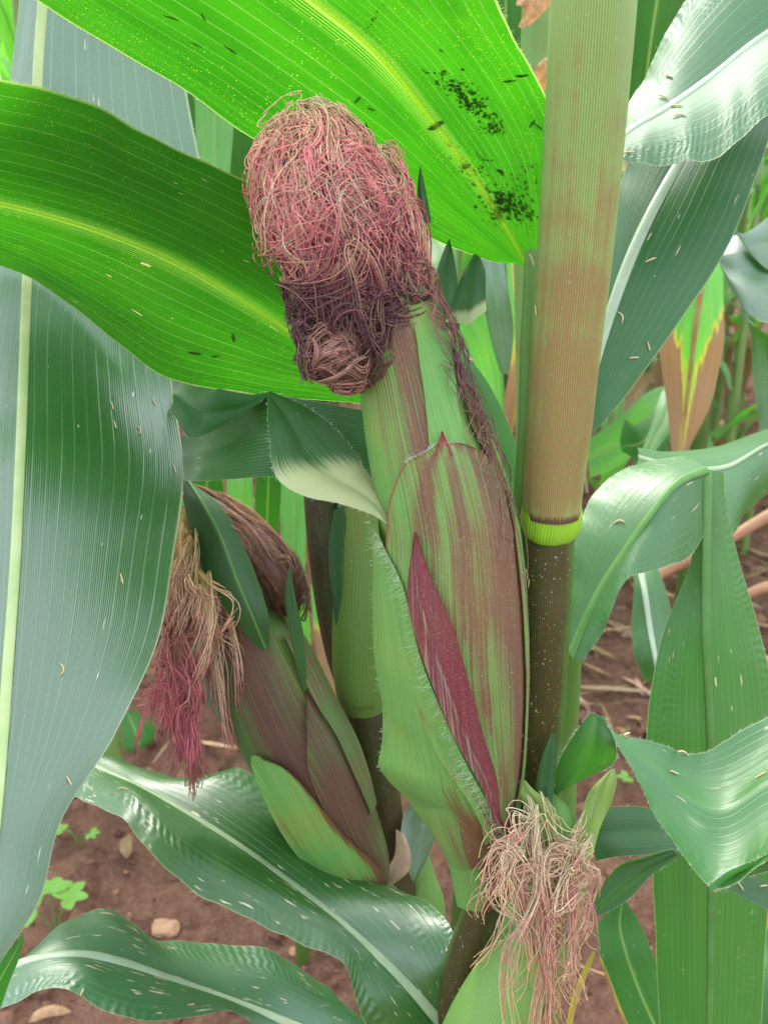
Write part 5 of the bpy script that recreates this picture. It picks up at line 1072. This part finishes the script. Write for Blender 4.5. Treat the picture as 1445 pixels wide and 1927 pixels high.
for a in ((R1, 1258, 145, .9, 'tan anther on the glossy upper right blade, nearest its upper left edge'), (R1, 1247, 183, .6, 'tan anther above the white midrib of the upper right blade'), (R1, 1273, 200, .4, 'tan anther lying on the white midrib of the upper right blade'),
          (R1, 1277, 220, .3, 'tan anther just below the white midrib of the upper right blade'), (R1, 1198, 230, 1.4, 'tan anther standing upright on the upper right blade close to the stalk'), (R1, 1183, 288, .1, 'tan anther where the upper right blade meets the stalk'),
          (R2, 1224, 490, -.4, 'tan anther on the dark green right blade beside its midrib'), (R2, 1165, 598, 1.3, 'upright tan anther on the right blade near the stalk'), (R2, 1219, 652, 1.3, 'tan anther near the hairy edge of the right blade'), (R2, 1192, 674, -.1, 'level tan anther low on the right blade'),
          (TubeNear(th), 1000, 487, 1.2, 'tan anther at the top of the thin green sheath left of the stalk'), (TubeNear(th), 1000, 660, 1.5, 'tan anther midway down the thin green sheath left of the stalk'), (TubeNear(stalk), 1013, 577, 1.35, 'tan anther on the left side of the striped stalk'),
          (L1, 212, 765, 1.45, 'tan anther on the hanging blue-green blade, upper left of three'), (L1, 217, 800, 1.45, 'tan anther on the hanging blade just under another'), (L1, 260, 810, 1.5, 'long tan anther on the hanging blade right of the pair'), (L1, 290, 757, 1.4, 'tan anther high near the right edge of the hanging blade'),
          (L1, 329, 884, 1.5, 'tan anther at the right edge of the hanging blade beside the strap blade'), (L1, 229, 1090, 1.5, 'long pale anther in the middle of the hanging blade'), (L1, 114, 1260, 1.5, 'short pale anther low on the left of the hanging blade'), (L1, 130, 1470, 1.2, 'pale anther near the lower edge of the hanging blade'),
          (LR5, 1267, 1455, .1, 'tan flake near the crest of the foreground wavy blade'), (LR5, 1432, 1460, -.1, 'tan anther on the foreground blade at the right edge'), (LR5, 1283, 1420, .2, 'tan anther at the upper rim of the foreground blade'), (LR5, 1178, 1382, -.6, 'pale anther on the crest of the foreground blade'),
          (R6, 1391, 1668, 1.5, 'upright tan anther on the dark strap blade at the lower right'), (R6, 1435, 1668, -.4, 'tan anther on the dark strap blade at the right edge'),
          (L3, 231, 1487, -.5, 'tan anther on the broad lower blade beside its midrib at the left'), (L2, 155, 1868, -1.2, 'tan anther near the lower edge of the scarred blade at the left'), (L2, 359, 1892, -.9, 'tan anther low in the middle of the scarred blade'),
          (TubeNear(stem), 985, 1075, 1.4, 'upright pale anther stuck to the dark stem below the ring'), (TubeNear(stem), 992, 1068, .6, 'fat tan anther stuck across the dark stem below the ring'), (TubeNear(stem), 998, 1082, -1.1, 'white anther hanging on the dark stem below the ring'),
          (TubeNear(ear), 736, 1286, .5, 'tan flake on the green outer husk of the large ear'), (TubeNear(ear), 763, 488, -1.0, 'pale tan anther caught in the silk at its right side'), (R3.all[0], 1165, 985, .3, 'pale anther on the folded pale blade'), (KL, 700, 1000, .3, 'x')):
    if a[4] == 'x': continue
    drop(*a, sc=(.9 if a[0] is not L1 else .85))

# dark flakes lying on top of leaf A and leaf B (seen through the leaf)
def flake(g, r, px, py, L, W, ang, seed, up=.0006):
    rr = np.random.default_rng(seed); p, n, tv, ac = r.near(px, py); d = np.linalg.norm(p - CAM)
    x = math.cos(ang) * RT - math.sin(ang) * UPV; x = nrm(x - n * (x @ n)); y = np.cross(n, x); L, W = L * d / FP, W * d / FP
    k = 9; a = np.linspace(0, 6.283, k, endpoint=False); rad = rr.uniform(.55, 1.1, k)
    ring = p - n * up + (np.cos(a) * rad * L)[:, None] * x + (np.sin(a) * rad * W)[:, None] * y
    top = p - n * (up + .0005) + 0 * x; bot = p - n * (up - .0001)
    V = np.concatenate([ring, [top, bot]]); j = (np.arange(k) + 1) % k; i = np.arange(k)
    g.add(V, np.concatenate([np.stack([i, j, np.full(k, k)], 1), np.stack([j, i, np.full(k, k + 1)], 1)]))
fl = [(LA, 672, 187, 12, 3, -1.0), (LA, 697, 205, 9, 2.5, .4), (LA, 434, 95, 17, 4, 1.1), (LA, 382, 32, 12, 3, -1.3), (LA, 320, 33, 18, 2.5, -.2), (LA, 367, 84, 15, 2.5, 0), (LA, 820, 235, 20, 7, -.8), (LA, 968, 152, 3, 2, 0), (LA, 982, 143, 14, 4, -.1), (LA, 958, 152, 12, 3, -.15),
      (LA, 1000, 232, 12, 2.5, -1.0), (LA, 1012, 236, 13, 3, .8), (LA, 912, 300, 10, 2, 0), (LA, 940, 322, 9, 5, 1.0), (LB, 439, 635, 4, 11, 0), (LB, 365, 664, 18, 5, -.05), (LB, 405, 670, 14, 3, -.45), (LA, 875, 312, 12, 6, -.7), (LA, 845, 40 + 230, 5, 3, 0)]
FL = ['dark dry flake just above the silk head on the upper lit blade', 'small dark flake right of the silk tip on the upper lit blade', 'pair-shaped slanting flake high on the left part of the upper lit blade', 'short upright flake near the top edge of the picture left of the midrib',
      'thin level flake near the top edge, leftmost on the upper lit blade', 'thin level flake below the leftmost one on the upper lit blade', 'elongated dark flake on the midrib side of the upper lit blade', 'tiny dark flake by the upper right edge of the lit blade', 'oval dark flake nearest the hairy right edge of the upper lit blade',
      'faint thin flake left of the oval one by the right edge', 'left arm of the V of flakes beside the stalk', 'right arm of the V of flakes beside the stalk', 'thin level flake in the lower part of the upper lit blade', 'stubby dark flake above the large dark patch', 'short upright dark flake on the lit left blade above its lower edge',
      'larger dark flake low on the lit left blade', 'thin tail-like flake beside the larger one low on the lit left blade', 'dark flake touching the midrib halfway down the upper lit blade', 'tiny speck of a flake just right of the midrib of the upper lit blade']
for i, (r_, x, y, L, W, an) in enumerate(fl):
    g = G(); flake(g, r_, x, y, L, W, an, i); o = g.build('leaf_flake', M['chaff_dark'], smooth=False)
    tag(o, FL[i], 'dry flake', 'dark flakes lying on top of the lit blades')
g = G(); r = np.random.default_rng(9)
clus = [(880, 185, 75, 22, 150, .75), (925, 240, 22, 12, 90, .2), (955, 385, 60, 26, 190, .35), (935, 405, 24, 26, 90, .5), (995, 330, 25, 70, 70, 1), (870, 170, 50, 25, 60, .6), (900, 330, 60, 40, 80, .5), (700, 40, 5, 30, 20, .5)]
for cx, cy, sx, sy, n, rot in clus:
    for i in range(n):
        a, b = r.normal(0, .5, 2); c, s_ = math.cos(rot), math.sin(rot)
        px, py = cx + a * sx * c - b * sy * s_, cy + a * sx * s_ + b * sy * c
        L = r.uniform(1.2, 6) if n > 100 else r.uniform(.8, 3.5)
        if px < 1020: flake(g, LA, px, py, L, L * r.uniform(.3, .9), r.uniform(0, 3), 1000 + i)
tag(g.build('leaf_debris', M['chaff_dark'], smooth=False), 'fine black debris clustered on top of the lit upper blade beside the stalk', 'leaf debris', kind='stuff')
